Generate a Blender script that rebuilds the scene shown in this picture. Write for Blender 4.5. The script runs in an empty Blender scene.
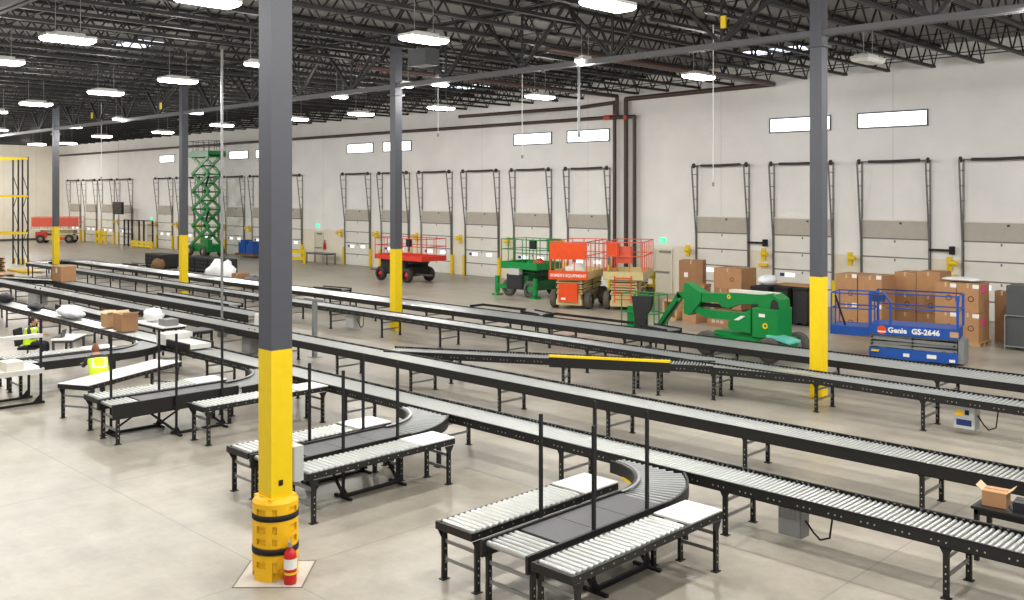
import bpy, bmesh, math, random
from mathutils import Vector, Matrix
random.seed(7)
C = bpy.context.scene.collection
PI = math.pi

# ------------------------------------------------------------------ helpers
def S(r, g, b):
    f = lambda v: (v/255/12.92) if v/255 <= .04045 else ((v/255+.055)/1.055)**2.4
    return (f(r), f(g), f(b), 1)

def mat(name, rgb, rough=.5, metal=0., var=.06, scale=6., emit=0., bump=0., coat=0.):
    m = bpy.data.materials.new(name); m.use_nodes = True
    nt = m.node_tree; b = nt.nodes['Principled BSDF']
    col = S(*rgb)
    b.inputs['Roughness'].default_value = rough
    b.inputs['Metallic'].default_value = metal
    if coat: b.inputs['Coat Weight'].default_value = coat
    tc = nt.nodes.new('ShaderNodeTexCoord')
    nz = nt.nodes.new('ShaderNodeTexNoise'); nz.inputs['Scale'].default_value = scale
    nz.inputs['Detail'].default_value = 4
    nt.links.new(tc.outputs['Object'], nz.inputs['Vector'])
    rp = nt.nodes.new('ShaderNodeMapRange')
    rp.inputs['From Min'].default_value = .3; rp.inputs['From Max'].default_value = .7
    rp.inputs['To Min'].default_value = 1-var; rp.inputs['To Max'].default_value = 1+var
    nt.links.new(nz.outputs['Fac'], rp.inputs['Value'])
    mx = nt.nodes.new('ShaderNodeMix'); mx.data_type = 'RGBA'; mx.blend_type = 'MULTIPLY'
    mx.inputs['Factor'].default_value = 1
    mx.inputs['A'].default_value = col
    nt.links.new(rp.outputs['Result'], mx.inputs['B'])
    nt.links.new(mx.outputs['Result'], b.inputs['Base Color'])
    if emit:
        b.inputs['Emission Color'].default_value = col
        b.inputs['Emission Strength'].default_value = emit
    if bump:
        bp = nt.nodes.new('ShaderNodeBump'); bp.inputs['Strength'].default_value = bump
        nt.links.new(nz.outputs['Fac'], bp.inputs['Height'])
        nt.links.new(bp.outputs['Normal'], b.inputs['Normal'])
    return m

M = {}
def mk(k, *a, **kw): M[k] = mat(k, *a, **kw)
mk('black', (19, 18, 18), .5)
mk('blackmatte', (16, 16, 17), .75)
mk('truss', (24, 23, 23), .55)
mk('girder', (84, 84, 86), .5)
mk('bolt', (190, 190, 188), .35, .6)
mk('roller', (184, 187, 184), .28, .5, var=.03)
mk('roller2', (190, 194, 194), .28, .65, var=.03)
mk('steel', (180, 182, 184), .35, .8)
mk('zinc', (150, 152, 152), .45, .7)
mk('whiteplate', (218, 217, 212), .3, .1, var=.02)
mk('belt', (84, 84, 86), .55, var=.05, scale=20)
mk('beltgrey', (140, 142, 143), .5, var=.05, scale=20)
mk('colgrey', (76, 78, 86), .5, var=.03)
mk('yellow', (238, 204, 6), .42, var=.03)
mk('yellowdark', (206, 168, 10), .5)
mk('orangeyellow', (246, 190, 10), .5)
mk('red', (200, 30, 28), .4)
mk('white', (235, 234, 230), .5, var=.03)
mk('offwhite', (222, 219, 208), .55, var=.03)
mk('doorwhite', (232, 230, 222), .5, var=.03, scale=2)
mk('doorgrey', (186, 179, 168), .6, var=.05, scale=3)
mk('track', (120, 118, 115), .45, .5)
mk('spring', (62, 56, 54), .6)
mk('cream', (214, 207, 188), .6, var=.03)
mk('cardboard', (176, 132, 92), .8, var=.06, scale=5)
mk('cardboard2', (158, 117, 82), .8, var=.07, scale=5)
mk('cardboard3', (190, 150, 110), .8, var=.06, scale=5)
mk('tape', (205, 178, 140), .4)
mk('label', (238, 236, 232), .6)
mk('ink', (70, 48, 34), .7)
mk('pink', (240, 70, 140), .6)
mk('wood', (186, 150, 104), .8, var=.15, scale=9)
mk('wooddark', (120, 88, 58), .8, var=.15, scale=9)
mk('green', (0, 132, 58), .38, var=.05)
mk('greendark', (0, 84, 40), .5)
mk('liftred', (205, 52, 36), .42)
mk('orange', (226, 76, 18), .42)
mk('coral', (222, 96, 72), .5)
mk('beige', (205, 190, 138), .5)
mk('blue', (22, 78, 164), .4, var=.05)
mk('bluedark', (16, 50, 112), .5)
mk('grey', (128, 130, 130), .5)
mk('greydark', (74, 76, 78), .55)
mk('lightgrey', (186, 188, 186), .5)
mk('tyre', (48, 46, 44), .8, var=.1)
mk('tyregrey', (84, 80, 74), .85, var=.12)
mk('hubgrey', (150, 148, 142), .5)
mk('hubred', (196, 38, 40), .5)
mk('plasticblack', (34, 35, 38), .5)
mk('bag', (236, 238, 240), .35)
mk('pipered', (92, 46, 38), .45)
mk('pipedark', (70, 50, 44), .45)
mk('coupling', (196, 70, 52), .45)
mk('skin', (196, 146, 118), .6)
mk('hair', (44, 34, 30), .8)
mk('hairred', (130, 82, 62), .8)
mk('vest', (206, 240, 20), .6, emit=.12)
mk('reflective', (214, 218, 214), .3, .3)
mk('jacket', (52, 52, 58), .8)
mk('trousers', (36, 37, 44), .85)
mk('jeans', (74, 80, 94), .85)
mk('teal', (110, 205, 190), .4)
mk('exitgreen', (70, 225, 160), .5, emit=1.2)
mk('screenblue', (60, 130, 205), .4, emit=1.0)
mk('lamp', (255, 252, 242), .5, emit=14.)
mk('lampoff', (225, 225, 220), .5)
mk('housing', (205, 204, 200), .5)
mk('skylight', (225, 235, 250), .5, emit=2.2)
mk('windowpane', (244, 248, 255), .4, emit=2.6)
mk('doorpane', (246, 248, 250), .4, emit=.9)
mk('frame', (96, 100, 104), .5)
mk('deck', (112, 110, 108), .7, var=.06)
mk('paper', (240, 240, 238), .6)
mk('bluecloth', (52, 74, 128), .8)
mk('led', (60, 90, 255), .4, emit=3)
mk('joint', (120, 112, 104), .85)
mk('slab', (196, 188, 176), .55, var=.06, scale=4)

def node_floor():
    m = bpy.data.materials.new('concrete_floor'); m.use_nodes = True
    nt = m.node_tree; N = nt.nodes; L = nt.links; b = N['Principled BSDF']
    tc = N.new('ShaderNodeTexCoord')
    def noise(sc, det, stretch=None, rough=.6):
        n = N.new('ShaderNodeTexNoise'); n.inputs['Scale'].default_value = sc
        n.inputs['Detail'].default_value = det; n.inputs['Roughness'].default_value = rough
        if stretch:
            mp = N.new('ShaderNodeMapping'); mp.inputs['Scale'].default_value = stretch
            L.new(tc.outputs['Object'], mp.inputs['Vector']); L.new(mp.outputs['Vector'], n.inputs['Vector'])
        else: L.new(tc.outputs['Object'], n.inputs['Vector'])
        return n
    n1 = noise(.55, 8, None, .65); n2 = noise(.35, 5, (.25, 2.2, 1)); n3 = noise(7, 6, None, .7); n4 = noise(.4, 4, (2.6, .3, 1))
    r1 = N.new('ShaderNodeValToRGB')
    r1.color_ramp.elements[0].position = .3; r1.color_ramp.elements[0].color = S(140, 133, 120)
    r1.color_ramp.elements[1].position = .7; r1.color_ramp.elements[1].color = S(180, 173, 160)
    L.new(n1.outputs['Fac'], r1.inputs['Fac'])
    def mul(a, nfac, lo, hi, f0=.3, f1=.7):
        mr = N.new('ShaderNodeMapRange'); mr.inputs['From Min'].default_value = f0; mr.inputs['From Max'].default_value = f1
        mr.inputs['To Min'].default_value = lo; mr.inputs['To Max'].default_value = hi
        L.new(nfac, mr.inputs['Value'])
        mx = N.new('ShaderNodeMix'); mx.data_type = 'RGBA'; mx.blend_type = 'MULTIPLY'; mx.inputs['Factor'].default_value = 1
        L.new(a, mx.inputs['A']); L.new(mr.outputs['Result'], mx.inputs['B'])
        return mx.outputs['Result']
    c = mul(r1.outputs['Color'], n2.outputs['Fac'], .84, 1.06)
    c = mul(c, n4.outputs['Fac'], .92, 1.04)
    c = mul(c, n3.outputs['Fac'], .92, 1.05)
    # saw-cut control joints: fine dark lines on the column grid and its quarter points
    sx = N.new('ShaderNodeSeparateXYZ'); L.new(tc.outputs['Object'], sx.inputs['Vector'])
    def line(out, off, per):
        a = N.new('ShaderNodeMath'); a.operation = 'ADD'; a.inputs[1].default_value = off; L.new(out, a.inputs[0])
        p = N.new('ShaderNodeMath'); p.operation = 'PINGPONG'; p.inputs[1].default_value = per/2; L.new(a.outputs[0], p.inputs[0])
        g = N.new('ShaderNodeMath'); g.operation = 'LESS_THAN'; g.inputs[1].default_value = .012; L.new(p.outputs[0], g.inputs[0])
        return g.outputs[0]
    lx = line(sx.outputs['X'], 10.99, 16.45/3); ly = line(sx.outputs['Y'], -6.75, 15.12/3)
    mxx = N.new('ShaderNodeMath'); mxx.operation = 'MAXIMUM'; L.new(lx, mxx.inputs[0]); L.new(ly, mxx.inputs[1])
    sc = N.new('ShaderNodeMath'); sc.operation = 'MULTIPLY'; sc.inputs[1].default_value = .4; L.new(mxx.outputs[0], sc.inputs[0])
    fin = N.new('ShaderNodeMix'); fin.data_type = 'RGBA'; L.new(sc.outputs[0], fin.inputs['Factor'])
    L.new(c, fin.inputs['A']); fin.inputs['B'].default_value = S(96, 90, 84)
    L.new(fin.outputs['Result'], b.inputs['Base Color'])
    rr = N.new('ShaderNodeMapRange'); rr.inputs['To Min'].default_value = .24; rr.inputs['To Max'].default_value = .5
    L.new(n1.outputs['Fac'], rr.inputs['Value']); L.new(rr.outputs['Result'], b.inputs['Roughness'])
    return m
M['floor'] = node_floor()

def node_wall(name, up, low, zsplit, joint, axis):
    m = bpy.data.materials.new(name); m.use_nodes = True
    nt = m.node_tree; N = nt.nodes; L = nt.links; b = N['Principled BSDF']
    tc = N.new('ShaderNodeTexCoord'); sx = N.new('ShaderNodeSeparateXYZ'); L.new(tc.outputs['Object'], sx.inputs['Vector'])
    nz = N.new('ShaderNodeTexNoise'); nz.inputs['Scale'].default_value = .7; nz.inputs['Detail'].default_value = 6
    L.new(tc.outputs['Object'], nz.inputs['Vector'])
    wob = N.new('ShaderNodeMath'); wob.operation = 'MULTIPLY_ADD'; wob.inputs[1].default_value = .12
    L.new(nz.outputs['Fac'], wob.inputs[0]); L.new(sx.outputs['Z'], wob.inputs[2])
    g = N.new('ShaderNodeMath'); g.operation = 'GREATER_THAN'; g.inputs[1].default_value = zsplit+.06; L.new(wob.outputs[0], g.inputs[0])
    mx = N.new('ShaderNodeMix'); mx.data_type = 'RGBA'; L.new(g.outputs[0], mx.inputs['Factor'])
    mx.inputs['A'].default_value = S(*low); mx.inputs['B'].default_value = S(*up)
    mr = N.new('ShaderNodeMapRange'); mr.inputs['From Min'].default_value = .3; mr.inputs['From Max'].default_value = .7
    mr.inputs['To Min'].default_value = .95; mr.inputs['To Max'].default_value = 1.03; L.new(nz.outputs['Fac'], mr.inputs['Value'])
    m2 = N.new('ShaderNodeMix'); m2.data_type = 'RGBA'; m2.blend_type = 'MULTIPLY'; m2.inputs['Factor'].default_value = 1
    L.new(mx.outputs['Result'], m2.inputs['A']); L.new(mr.outputs['Result'], m2.inputs['B'])
    p = N.new('ShaderNodeMath'); p.operation = 'PINGPONG'; p.inputs[1].default_value = joint/2; L.new(sx.outputs[axis], p.inputs[0])
    l = N.new('ShaderNodeMath'); l.operation = 'LESS_THAN'; l.inputs[1].default_value = .02; L.new(p.outputs[0], l.inputs[0])
    f = N.new('ShaderNodeMath'); f.operation = 'MULTIPLY'; f.inputs[1].default_value = .22; L.new(l.outputs[0], f.inputs[0])
    m3 = N.new('ShaderNodeMix'); m3.data_type = 'RGBA'; L.new(f.outputs[0], m3.inputs['Factor'])
    L.new(m2.outputs['Result'], m3.inputs['A']); m3.inputs['B'].default_value = S(120, 116, 110)
    L.new(m3.outputs['Result'], b.inputs['Base Color']); b.inputs['Roughness'].default_value = .65
    bp = N.new('ShaderNodeBump'); bp.inputs['Strength'].default_value = .25; bp.inputs['Distance'].default_value = .3
    L.new(nz.outputs['Fac'], bp.inputs['Height']); L.new(bp.outputs['Normal'], b.inputs['Normal'])
    return m
M['wall'] = node_wall('wall_insulation', (243, 241, 238), (234, 225, 206), 2.35, 8.27, 'X')
M['wallleft'] = node_wall('wall_siding', (238, 231, 214), (236, 228, 208), 2.35, 1.6, 'Y')

class MB:
    def __init__(s): s.v = []; s.f = []; s.m = []; s.sm = []
    def add(s, vs, fs, m=0, smooth=False):
        o = len(s.v); s.v += [tuple(p) for p in vs]
        for f in fs: s.f.append([i+o for i in f]); s.m.append(m); s.sm.append(smooth)
        return s
    def box(s, x0, x1, y0, y1, z0, z1, m=0):
        vs = [(x, y, z) for z in (z0, z1) for y in (y0, y1) for x in (x0, x1)]
        return s.add(vs, [(0, 2, 3, 1), (4, 5, 7, 6), (0, 1, 5, 4), (2, 6, 7, 3), (0, 4, 6, 2), (1, 3, 7, 5)], m)
    def obox(s, c, size, rot=(0, 0, 0), m=0):
        from mathutils import Euler
        R = Euler(rot).to_matrix(); c = Vector(c); h = [d/2 for d in size]
        vs = [c+R @ Vector((x*h[0], y*h[1], z*h[2])) for z in (-1, 1) for y in (-1, 1) for x in (-1, 1)]
        return s.add(vs, [(0, 2, 3, 1), (4, 5, 7, 6), (0, 1, 5, 4), (2, 6, 7, 3), (0, 4, 6, 2), (1, 3, 7, 5)], m)
    def bar(s, p, q, w, h=None, m=0, up=(0, 0, 1)):
        h = h or w; p = Vector(p); q = Vector(q); d = (q-p)
        if d.length < 1e-6: return s
        d.normalize(); up = Vector(up)
        if abs(d.dot(up)) > .98: up = Vector((1, 0, 0)) if abs(d.x) < .9 else Vector((0, 1, 0))
        a = d.cross(up).normalized()*(w/2); b = a.cross(d).normalized()*(h/2)
        vs = [e+i*a+j*b for e in (p, q) for i, j in ((-1, -1), (1, -1), (1, 1), (-1, 1))]
        return s.add(vs, [(0, 1, 2, 3), (7, 6, 5, 4), (0, 4, 5, 1), (1, 5, 6, 2), (2, 6, 7, 3), (3, 7, 4, 0)], m)
    def tube(s, p, q, r, n=10, m=0, r2=None, smooth=True, caps=True):
        p = Vector(p); q = Vector(q); d = (q-p).normalized(); r2 = r if r2 is None else r2
        up = Vector((0, 0, 1)) if abs(d.z) < .95 else Vector((1, 0, 0))
        a = d.cross(up).normalized(); b = d.cross(a)
        o = [(math.cos(2*PI*i/n), math.sin(2*PI*i/n)) for i in range(n)]
        vs = [p+(a*x+b*y)*r for x, y in o]+[q+(a*x+b*y)*r2 for x, y in o]
        s.add(vs, [(i, (i+1) % n, n+(i+1) % n, n+i) for i in range(n)], m, smooth)
        if caps:
            s.add(vs[:n], [list(range(n))[::-1]], m); s.add(vs[n:], [list(range(n))], m)
        return s
    def path(s, pts, r, n=8, m=0):
        for a, b in zip(pts, pts[1:]): s.tube(a, b, r, n, m)
        for p in pts[1:-1]: s.ball(p, r, m, 6, 4)
        return s
    def ball(s, c, r, m=0, n=10, k=6, sc=(1, 1, 1)):
        c = Vector(c); vs = []
        for j in range(k+1):
            t = PI*j/k
            for i in range(n):
                u = 2*PI*i/n
                vs.append(c+Vector((sc[0]*r*math.sin(t)*math.cos(u), sc[1]*r*math.sin(t)*math.sin(u), sc[2]*r*math.cos(t))))
        return s.add(vs, [(j*n+i, (j+1)*n+i, (j+1)*n+(i+1) % n, j*n+(i+1) % n) for j in range(k) for i in range(n)], m, True)
    def prism(s, poly, a0, a1, axis='y', m=0):
        def P(u, w, a): return {'y': (u, a, w), 'x': (a, u, w), 'z': (u, w, a)}[axis]
        n = len(poly); vs = [P(u, w, a0) for u, w in poly]+[P(u, w, a1) for u, w in poly]
        return s.add(vs, [list(range(n))[::-1], [n+i for i in range(n)]]+[(i, (i+1) % n, n+(i+1) % n, n+i) for i in range(n)], m)
    def lathe(s, prof, c=(0, 0, 0), n=20, m=0, axis='z', smooth=True):
        vs = []
        for r, z in prof:
            for i in range(n):
                a = 2*PI*i/n; x, y = r*math.cos(a), r*math.sin(a)
                p = {'z': (x, y, z), 'y': (x, z, y), 'x': (z, x, y)}[axis]
                vs.append((c[0]+p[0], c[1]+p[1], c[2]+p[2]))
        k = len(prof)
        return s.add(vs, [(j*n+i, j*n+(i+1) % n, (j+1)*n+(i+1) % n, (j+1)*n+i) for j in range(k-1) for i in range(n)], m, smooth)
    def mesh(s, name, mats):
        me = bpy.data.meshes.new(name); me.from_pydata(s.v, [], s.f)
        for k in mats: me.materials.append(M[k])
        me.polygons.foreach_set('material_index', s.m); me.polygons.foreach_set('use_smooth', s.sm)
        bm = bmesh.new(); bm.from_mesh(me); bmesh.ops.recalc_face_normals(bm, faces=bm.faces); bm.to_mesh(me); bm.free()
        me.update(); return me
    def build(s, name, mats, parent=None):
        if isinstance(mats, str): mats = [mats]
        return link(name, s.mesh(name, mats), parent)

def link(name, me, parent=None, loc=(0, 0, 0), rot=(0, 0, 0)):
    o = bpy.data.objects.new(name, me); C.objects.link(o); o.location = loc; o.rotation_euler = rot
    if parent: o.parent = parent
    return o
def tag(o, label, cat, group=None, kind=None):
    o['label'] = label; o['category'] = cat
    if group: o['group'] = group
    if kind: o['kind'] = kind
    return o
def thing(name, label, cat, loc=(0, 0, 0), rz=0, group=None):
    o = bpy.data.objects.new(name, None); C.objects.link(o); o.empty_display_size = .2
    o.location = loc; o.rotation_euler = (0, 0, rz)
    return tag(o, label, cat, group)
def struct(name, mb, mats, parent=None):
    o = mb.build(name, mats, parent)
    if parent is None: o['kind'] = 'structure'
    return o
def copy_tree(o, parent=None):
    c = o.copy(); C.objects.link(c); c.parent = parent
    for ch in list(o.children): copy_tree(ch, c)
    return c
ORD = ['rightmost', 'second', 'third', 'fourth', 'fifth', 'sixth', 'seventh', 'eighth', 'ninth', 'tenth', 'eleventh', 'twelfth',
       'thirteenth', 'fourteenth', 'fifteenth', 'sixteenth', 'seventeenth', 'eighteenth', 'nineteenth', 'twentieth']

_tc = {}
def text_mesh(txt, size, key, depth=.004, bold=0.):
    cu = bpy.data.curves.new('lettering', 'FONT'); cu.body = txt; cu.size = size; cu.extrude = depth; cu.offset = bold
    cu.resolution_u = 2
    o = bpy.data.objects.new('lettering', cu); C.objects.link(o)
    dg = bpy.context.evaluated_depsgraph_get(); me = bpy.data.meshes.new_from_object(o.evaluated_get(dg))
    bpy.data.objects.remove(o); bpy.data.curves.remove(cu)
    me.materials.clear(); me.materials.append(M[key]); return me

# ------------------------------------------------------------------ room
YW, XL, XR, YF, ZR = 39.49, -107.0, 9.0, -9.0, 10.98
struct('floor', MB().box(XL-.3, XR+.3, YF, YW+.3, -.3, 0), 'floor')
def roof():
    mb = MB(); mb.box(XL-.3, XR+.3, YF, YW+.3, ZR, ZR+.25)
    return mb
struct('ceiling', roof(), 'deck')
struct('wall_back', MB().box(XL-.3, XR+.3, YW, YW+.3, -.3, ZR), 'wall')
struct('wall_left', MB().box(XL-.3, XL, YF, YW, -.3, ZR), 'wallleft')
struct('baseboard_left', MB().box(XL, XL+.05, YF, YW, 0, .22), 'greydark')

# roof joists (run front to back) and joist girders (run along the hall)
def joist_mesh(y0, y1, zb, zt, endgap):
    mb = MB()
    for dx in (-.045, .045):
        mb.box(dx-.03, dx+.03, y0, y1, zt-.1, zt)
        mb.box(dx-.032, dx+.032, y0+endgap, y1-endgap, zb, zb+.1)
    n = max(2, round((y1-y0-2*endgap)/1.22)); st = (y1-y0-2*endgap)/n
    mb.bar((0, y0+.1, zt-.04), (0, y0+endgap, zb+.04), .032); mb.bar((0, y1-.1, zt-.04), (0, y1-endgap, zb+.04), .032)
    for i in range(n):
        a = y0+endgap+i*st
        mb.bar((0, a, zb+.04), (0, a+st/2, zt-.04), .045); mb.bar((0, a+st/2, zt-.04), (0, a+st, zb+.04), .045)
    return mb.mesh('roof_joist', ['truss'])
ZJT, ZJB = 10.95, 9.98
J = [joist_mesh(6.8, 21.82, ZJB, ZJT, .6), joist_mesh(21.92, YW-.02, ZJB, ZJT, .6), joist_mesh(-8.35, 6.7, ZJB, ZJT, .6)]
nx = 0
x = 6.4
xs = []
while -10.99+1.8278*nx < 8: nx += 1
k0 = nx-1
for k in range(k0, -53, -1):
    X = -10.99+1.8278*k
    if X < XL+.3: break
    xs.append(X)
for X in xs:
    for b, me in enumerate(J):
        if b == 2 and not (-60 < X < 5): continue
        o = link('roof_joist', me, None, (X, 0, 0)); o['kind'] = 'structure'
def girder_mesh(L):
    mb = MB(); zb, zt = 8.82, ZJT-.1
    for dy in (-.08, .08):
        mb.box(0, L, dy-.055, dy+.055, zt-.12, zt, 0)
        mb.box(.1, L-.1, dy-.05, dy+.05, zb, zb+.15, 1)
    # bottom panel points
    pts = [2.742, 6.398, 10.05, 13.71]
    for i, p in enumerate(pts):
        mb.bar((p, 0, zb+.12), (p, 0, zt-.1), .06, .06, 0)
        for d in (-1.828, 1.828): mb.bar((p, 0, zb+.1), (p+d, 0, zt-.1), .09, .09, 0)
        mb.box(p-.16, p+.16, -.02, .02, zb+.05, zb+.3, 1)
    for e, p in ((.12, pts[0]), (L-.12, pts[-1])):
        mb.bar((e, 0, zt-.1), (p+(-1.0 if e > 1 else 1.0)*0, 0, zb+.1), .08, .08, 0)
    return mb.mesh('roof_girder', ['truss', 'girder'])
GM = girder_mesh(16.45)
for Y in (6.75, 21.87):
    for k in range(-6, 2):
        X = -10.99+16.45*k
        if X < XL: continue
        o = link('roof_girder', GM, None, (X, Y, 0)); o['kind'] = 'structure'
br = 0
for Y in (9.8, 12.8, 15.8, 18.8, 25.4, 28.9, 32.4, 35.9):
    mb = MB(); mb.box(XL, XR, Y-.018, Y+.018, ZJB+.07, ZJB+.105); mb.box(XL, XR, Y-.018, Y+.018, ZJT-.13, ZJT-.1)
    struct('roof_bridging', mb, 'truss')
struct('roof_bridging', MB().box(XL, XR, YW-.7, YW-.67, ZJB+.35, ZJB+.385), 'truss')

# skylights in the deck
for n, (x, y) in enumerate([(-37.7, 16.7), (-39.6, 36.6), (-20.06, 36.3)]):
    o = struct('skylight', MB().box(-1.3, 1.3, -.6, .6, ZR-.02, ZR-.005), 'skylight'); o.location = (x, y, 0)

# ------------------------------------------------------------------ columns
def column(x, y, label):
    t = thing('column', label, 'column', (x, y, 0), 0, 'grey and yellow columns')
    h = .155
    MB().box(-h, h, -h, h, 2.96, ZJT-.05).box(-h-.07, h+.07, -h-.07, h+.07, 8.55, 8.6).build('shaft', 'colgrey', t)
    MB().box(-h-.002, h+.002, -h-.002, h+.002, .02, 2.96).build('painted_base', 'yellow', t)
    MB().box(-.2, .2, -.2, .2, 0, .025).build('base_plate', 'yellow', t)
    return t
column(-10.99, 6.75, 'big front column, dark grey above and yellow below, standing in a yellow barrel guard')
column(-10.99, 21.87, 'grey and yellow column at right between the green boom lift and the blue lift')
column(-27.44, 21.87, 'grey and yellow column in front of the red lift on black wheels')
column(-43.89, 21.87, 'grey and yellow column just left of the tall raised green scissor lift')
column(-60.34, 21.87, 'grey and yellow column farthest left, inside the conveyor loop')

# slab patch round the front column
mb = MB(); r = .62; mb.add([(r, 0, .004), (0, r, .004), (-r, 0, .004), (0, -r, .004)], [(0, 1, 2, 3)], 0)
for a, b in (((r, 0), (0, r)), ((0, r), (-r, 0)), ((-r, 0), (0, -r)), ((0, -r), (r, 0))):
    mb.bar((a[0], a[1], .004), (b[0], b[1], .004), .02, .004, 1)
o = struct('floor_patch', mb, ['slab', 'joint']); o.location = (-10.99, 6.75, 0)

# barrel guard
def barrel():
    t = thing('column_guard', 'yellow plastic barrel guard with two black straps round the front column', 'guard', (-10.99, 6.75, 0))
    R, n = .295, 64; zs = [0, .11, .17, .25, .33, .43, .47, .55, .61, .71, .77, .85, .93, .99, 1.03]
    def depth(i, j):
        a = i % 16
        if j == 0 or j == 1: return .07 if 9 <= a <= 14 and j == 0 else (.03 if 9 <= a <= 12 and j == 1 else 0)
        if j in (2, 6, 8, 11): return .028 if (a in range(1, 6) or a in (9, 10)) else 0
        if j in (4, 10): return .012
        return 0
    mb = MB()
    P = lambda i, r, z: (r*math.cos(2*PI*i/n), r*math.sin(2*PI*i/n), z)
    for j in range(len(zs)-1):
        for i in range(n):
            rr = R-depth(i, j)-(0 if j < len(zs)-2 else 0)
            r1 = rr-(.03 if j == len(zs)-2 else 0)
            mb.add([P(i, rr, zs[j]), P(i+1, rr, zs[j]), P(i+1, r1, zs[j+1]), P(i, r1, zs[j+1])], [(0, 1, 2, 3)], 0, True)
            d2 = R-depth((i+1) % n, j)
            if abs(d2-rr) > 1e-6: mb.add([P(i+1, rr, zs[j]), P(i+1, d2, zs[j]), P(i+1, d2, zs[j+1]), P(i+1, rr, zs[j+1])], [(0, 1, 2, 3)], 1)
            if j+1 < len(zs)-1:
                u = R-depth(i, j+1)
                if abs(u-rr) > 1e-6: mb.add([P(i, rr, zs[j+1]), P(i+1, rr, zs[j+1]), P(i+1, u, zs[j+1]), P(i, u, zs[j+1])], [(0, 1, 2, 3)], 1)
    for i in range(n):
        mb.add([P(i, R-.03, 1.03), P(i+1, R-.03, 1.03), P(i+1, .22, 1.06), P(i, .22, 1.06)], [(0, 1, 2, 3)], 0, True)
    mb.box(-.2, .2, -.2, .2, 1.0, 1.055, 0)
    mb.build('barrel', ['orangeyellow', 'yellowdark'], t)
    for z in (.38, .81):
        MB().lathe([(R-.004, z-.035), (R+.006, z-.035), (R+.006, z+.035), (R-.004, z+.035)], n=48).build('strap', 'blackmatte', t)
barrel()
# fire extinguisher
t = thing('fire_extinguisher', 'red fire extinguisher standing on the floor against the yellow barrel guard', 'fire extinguisher', (-10.59, 6.72, 0), math.radians(-45))
MB().lathe([(0, 0), (.078, 0), (.082, .02), (.082, .36), (.07, .41), (.035, .44), (.03, .46)], n=20).build('cylinder', 'red', t)
MB().tube((0, 0, .45), (0, 0, .51), .022, 10).box(-.02, .1, -.012, .012, .5, .525).box(-.02, .11, -.012, .012, .54, .56).build('valve', 'steel', t)
MB().path([(0, 0, .5), (-.07, -.02, .5), (-.11, -.03, .42), (-.1, -.02, .28), (-.09, 0, .14)], .012, 6).build('hose', 'blackmatte', t)
MB().lathe([(.0835, .2), (.0835, .33)], n=20).build('paper_label', 'label', t)
MB().lathe([(.084, .13), (.084, .16)], n=20).build('band', 'yellow', t)
# grey box on front column
t = thing('junction_box', 'grey steel junction box fixed to the right of the front yellow column', 'electrical box', (-10.99, 7.02, 0))
MB().box(-.13, .17, -.09, .05, 1.2, 1.66).build('housing', 'lightgrey', t)
MB().box(-.12, .16, -.102, -.09, 1.21, 1.65).build('cover', 'lightgrey', t)
tag(MB().box(-10.83, -10.822, 6.70, 6.76, 1.2, 1.27).build('wall_switch', 'blackmatte'), 'small black switch plate low on the yellow face of the front column', 'switch')

# ------------------------------------------------------------------ dock doors
def dock_door(n, xc):
    w = 1.375; mb = MB(); y = YW
    for i in range(4):
        z0, z1 = i*.775+.02, (i+1)*.775
        mb.box(xc-w, xc+w, y-.07, y-.015, z0, z1-.035, 0)
        mb.box(xc-w, xc+w, y-.06, y-.02, z1-.035, z1+.02, 1)
        for dx in (0,): mb.box(xc+dx-.03, xc+dx+.03, y-.085, y-.06, z1-.16, z1-.06, 1)
    root = struct('door_%d' % n, mb, ['doorwhite', 'track'])
    MB().box(xc-w, xc+w, y-.085, y-.01, 3.12, 3.86, 0).box(xc-w, xc+w, y-.1, y-.06, 3.84, 3.9, 1).box(xc+.2, xc+.3, y-.1, y-.08, 3.7, 3.78, 2).build('header_panel', ['doorgrey', 'doorwhite', 'spring'], root)
    for sx in (-1, 1):
        X = xc+sx*(w+.05); m2 = MB()
        m2.box(X-.035, X+.035, y-.04, y-.002, 0, 6.35, 0)
        m2.bar((X, y-.1, 0), (X, y-.14, 3.1), .05, .06, 0, (1, 0, 0)); m2.bar((X, y-.14, 3.1), (X, y-.5, 6.3), .05, .06, 0, (1, 0, 0))
        for z in (3.5, 4.1, 4.7, 5.3, 5.9, 6.28):
            m2.bar((X, y-.02, z), (X, y-.14-.36*(z-3.1)/3.2, z), .03, .03, 0)
        m2.build('track', 'track', root)
        MB().box(X-.07+sx*.09, X+.07+sx*.09, y-.2, y-.06, 0, 1.2).build('track_guard', 'yellow', root)
    m3 = MB(); m3.tube((xc-w-.1, y-.3, 6.32), (xc+w+.1, y-.3, 6.32), .025, 8, 0)
    m3.tube((xc-w+.35, y-.3, 6.32), (xc-.1, y-.3, 6.31), .06, 8, 1); m3.tube((xc-.1, y-.3, 6.31), (xc+w-.25, y-.3, 6.34), .06, 8, 1)
    for sx in (-1, 1): m3.tube((xc+sx*(w+.03), y-.3, 6.32), (xc+sx*(w+.1), y-.3, 6.32), .12, 12, 1)
    m3.build('spring_shaft', ['track', 'spring'], root)
    for dx in (-.62, .62): MB().box(xc+dx-.24, xc+dx+.24, y-.078, y-.06, 1.22, 1.4).build('pane', 'doorpane', root)
    MB().box(xc-1.1, xc-.75, y-.076, y-.06, 1.24, 1.38).build('sticker', 'bluedark', root)
    return root
DK = [0, 1, 2, 3, 5, 6, 7, 8, 9, 10, 12, 13, 14, 15, 16, 17, 19, 20, 21, 22]
DX = [-12.3-4.14*k for k in DK]
for n, xc in enumerate(DX): dock_door(n+1, xc)

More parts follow.
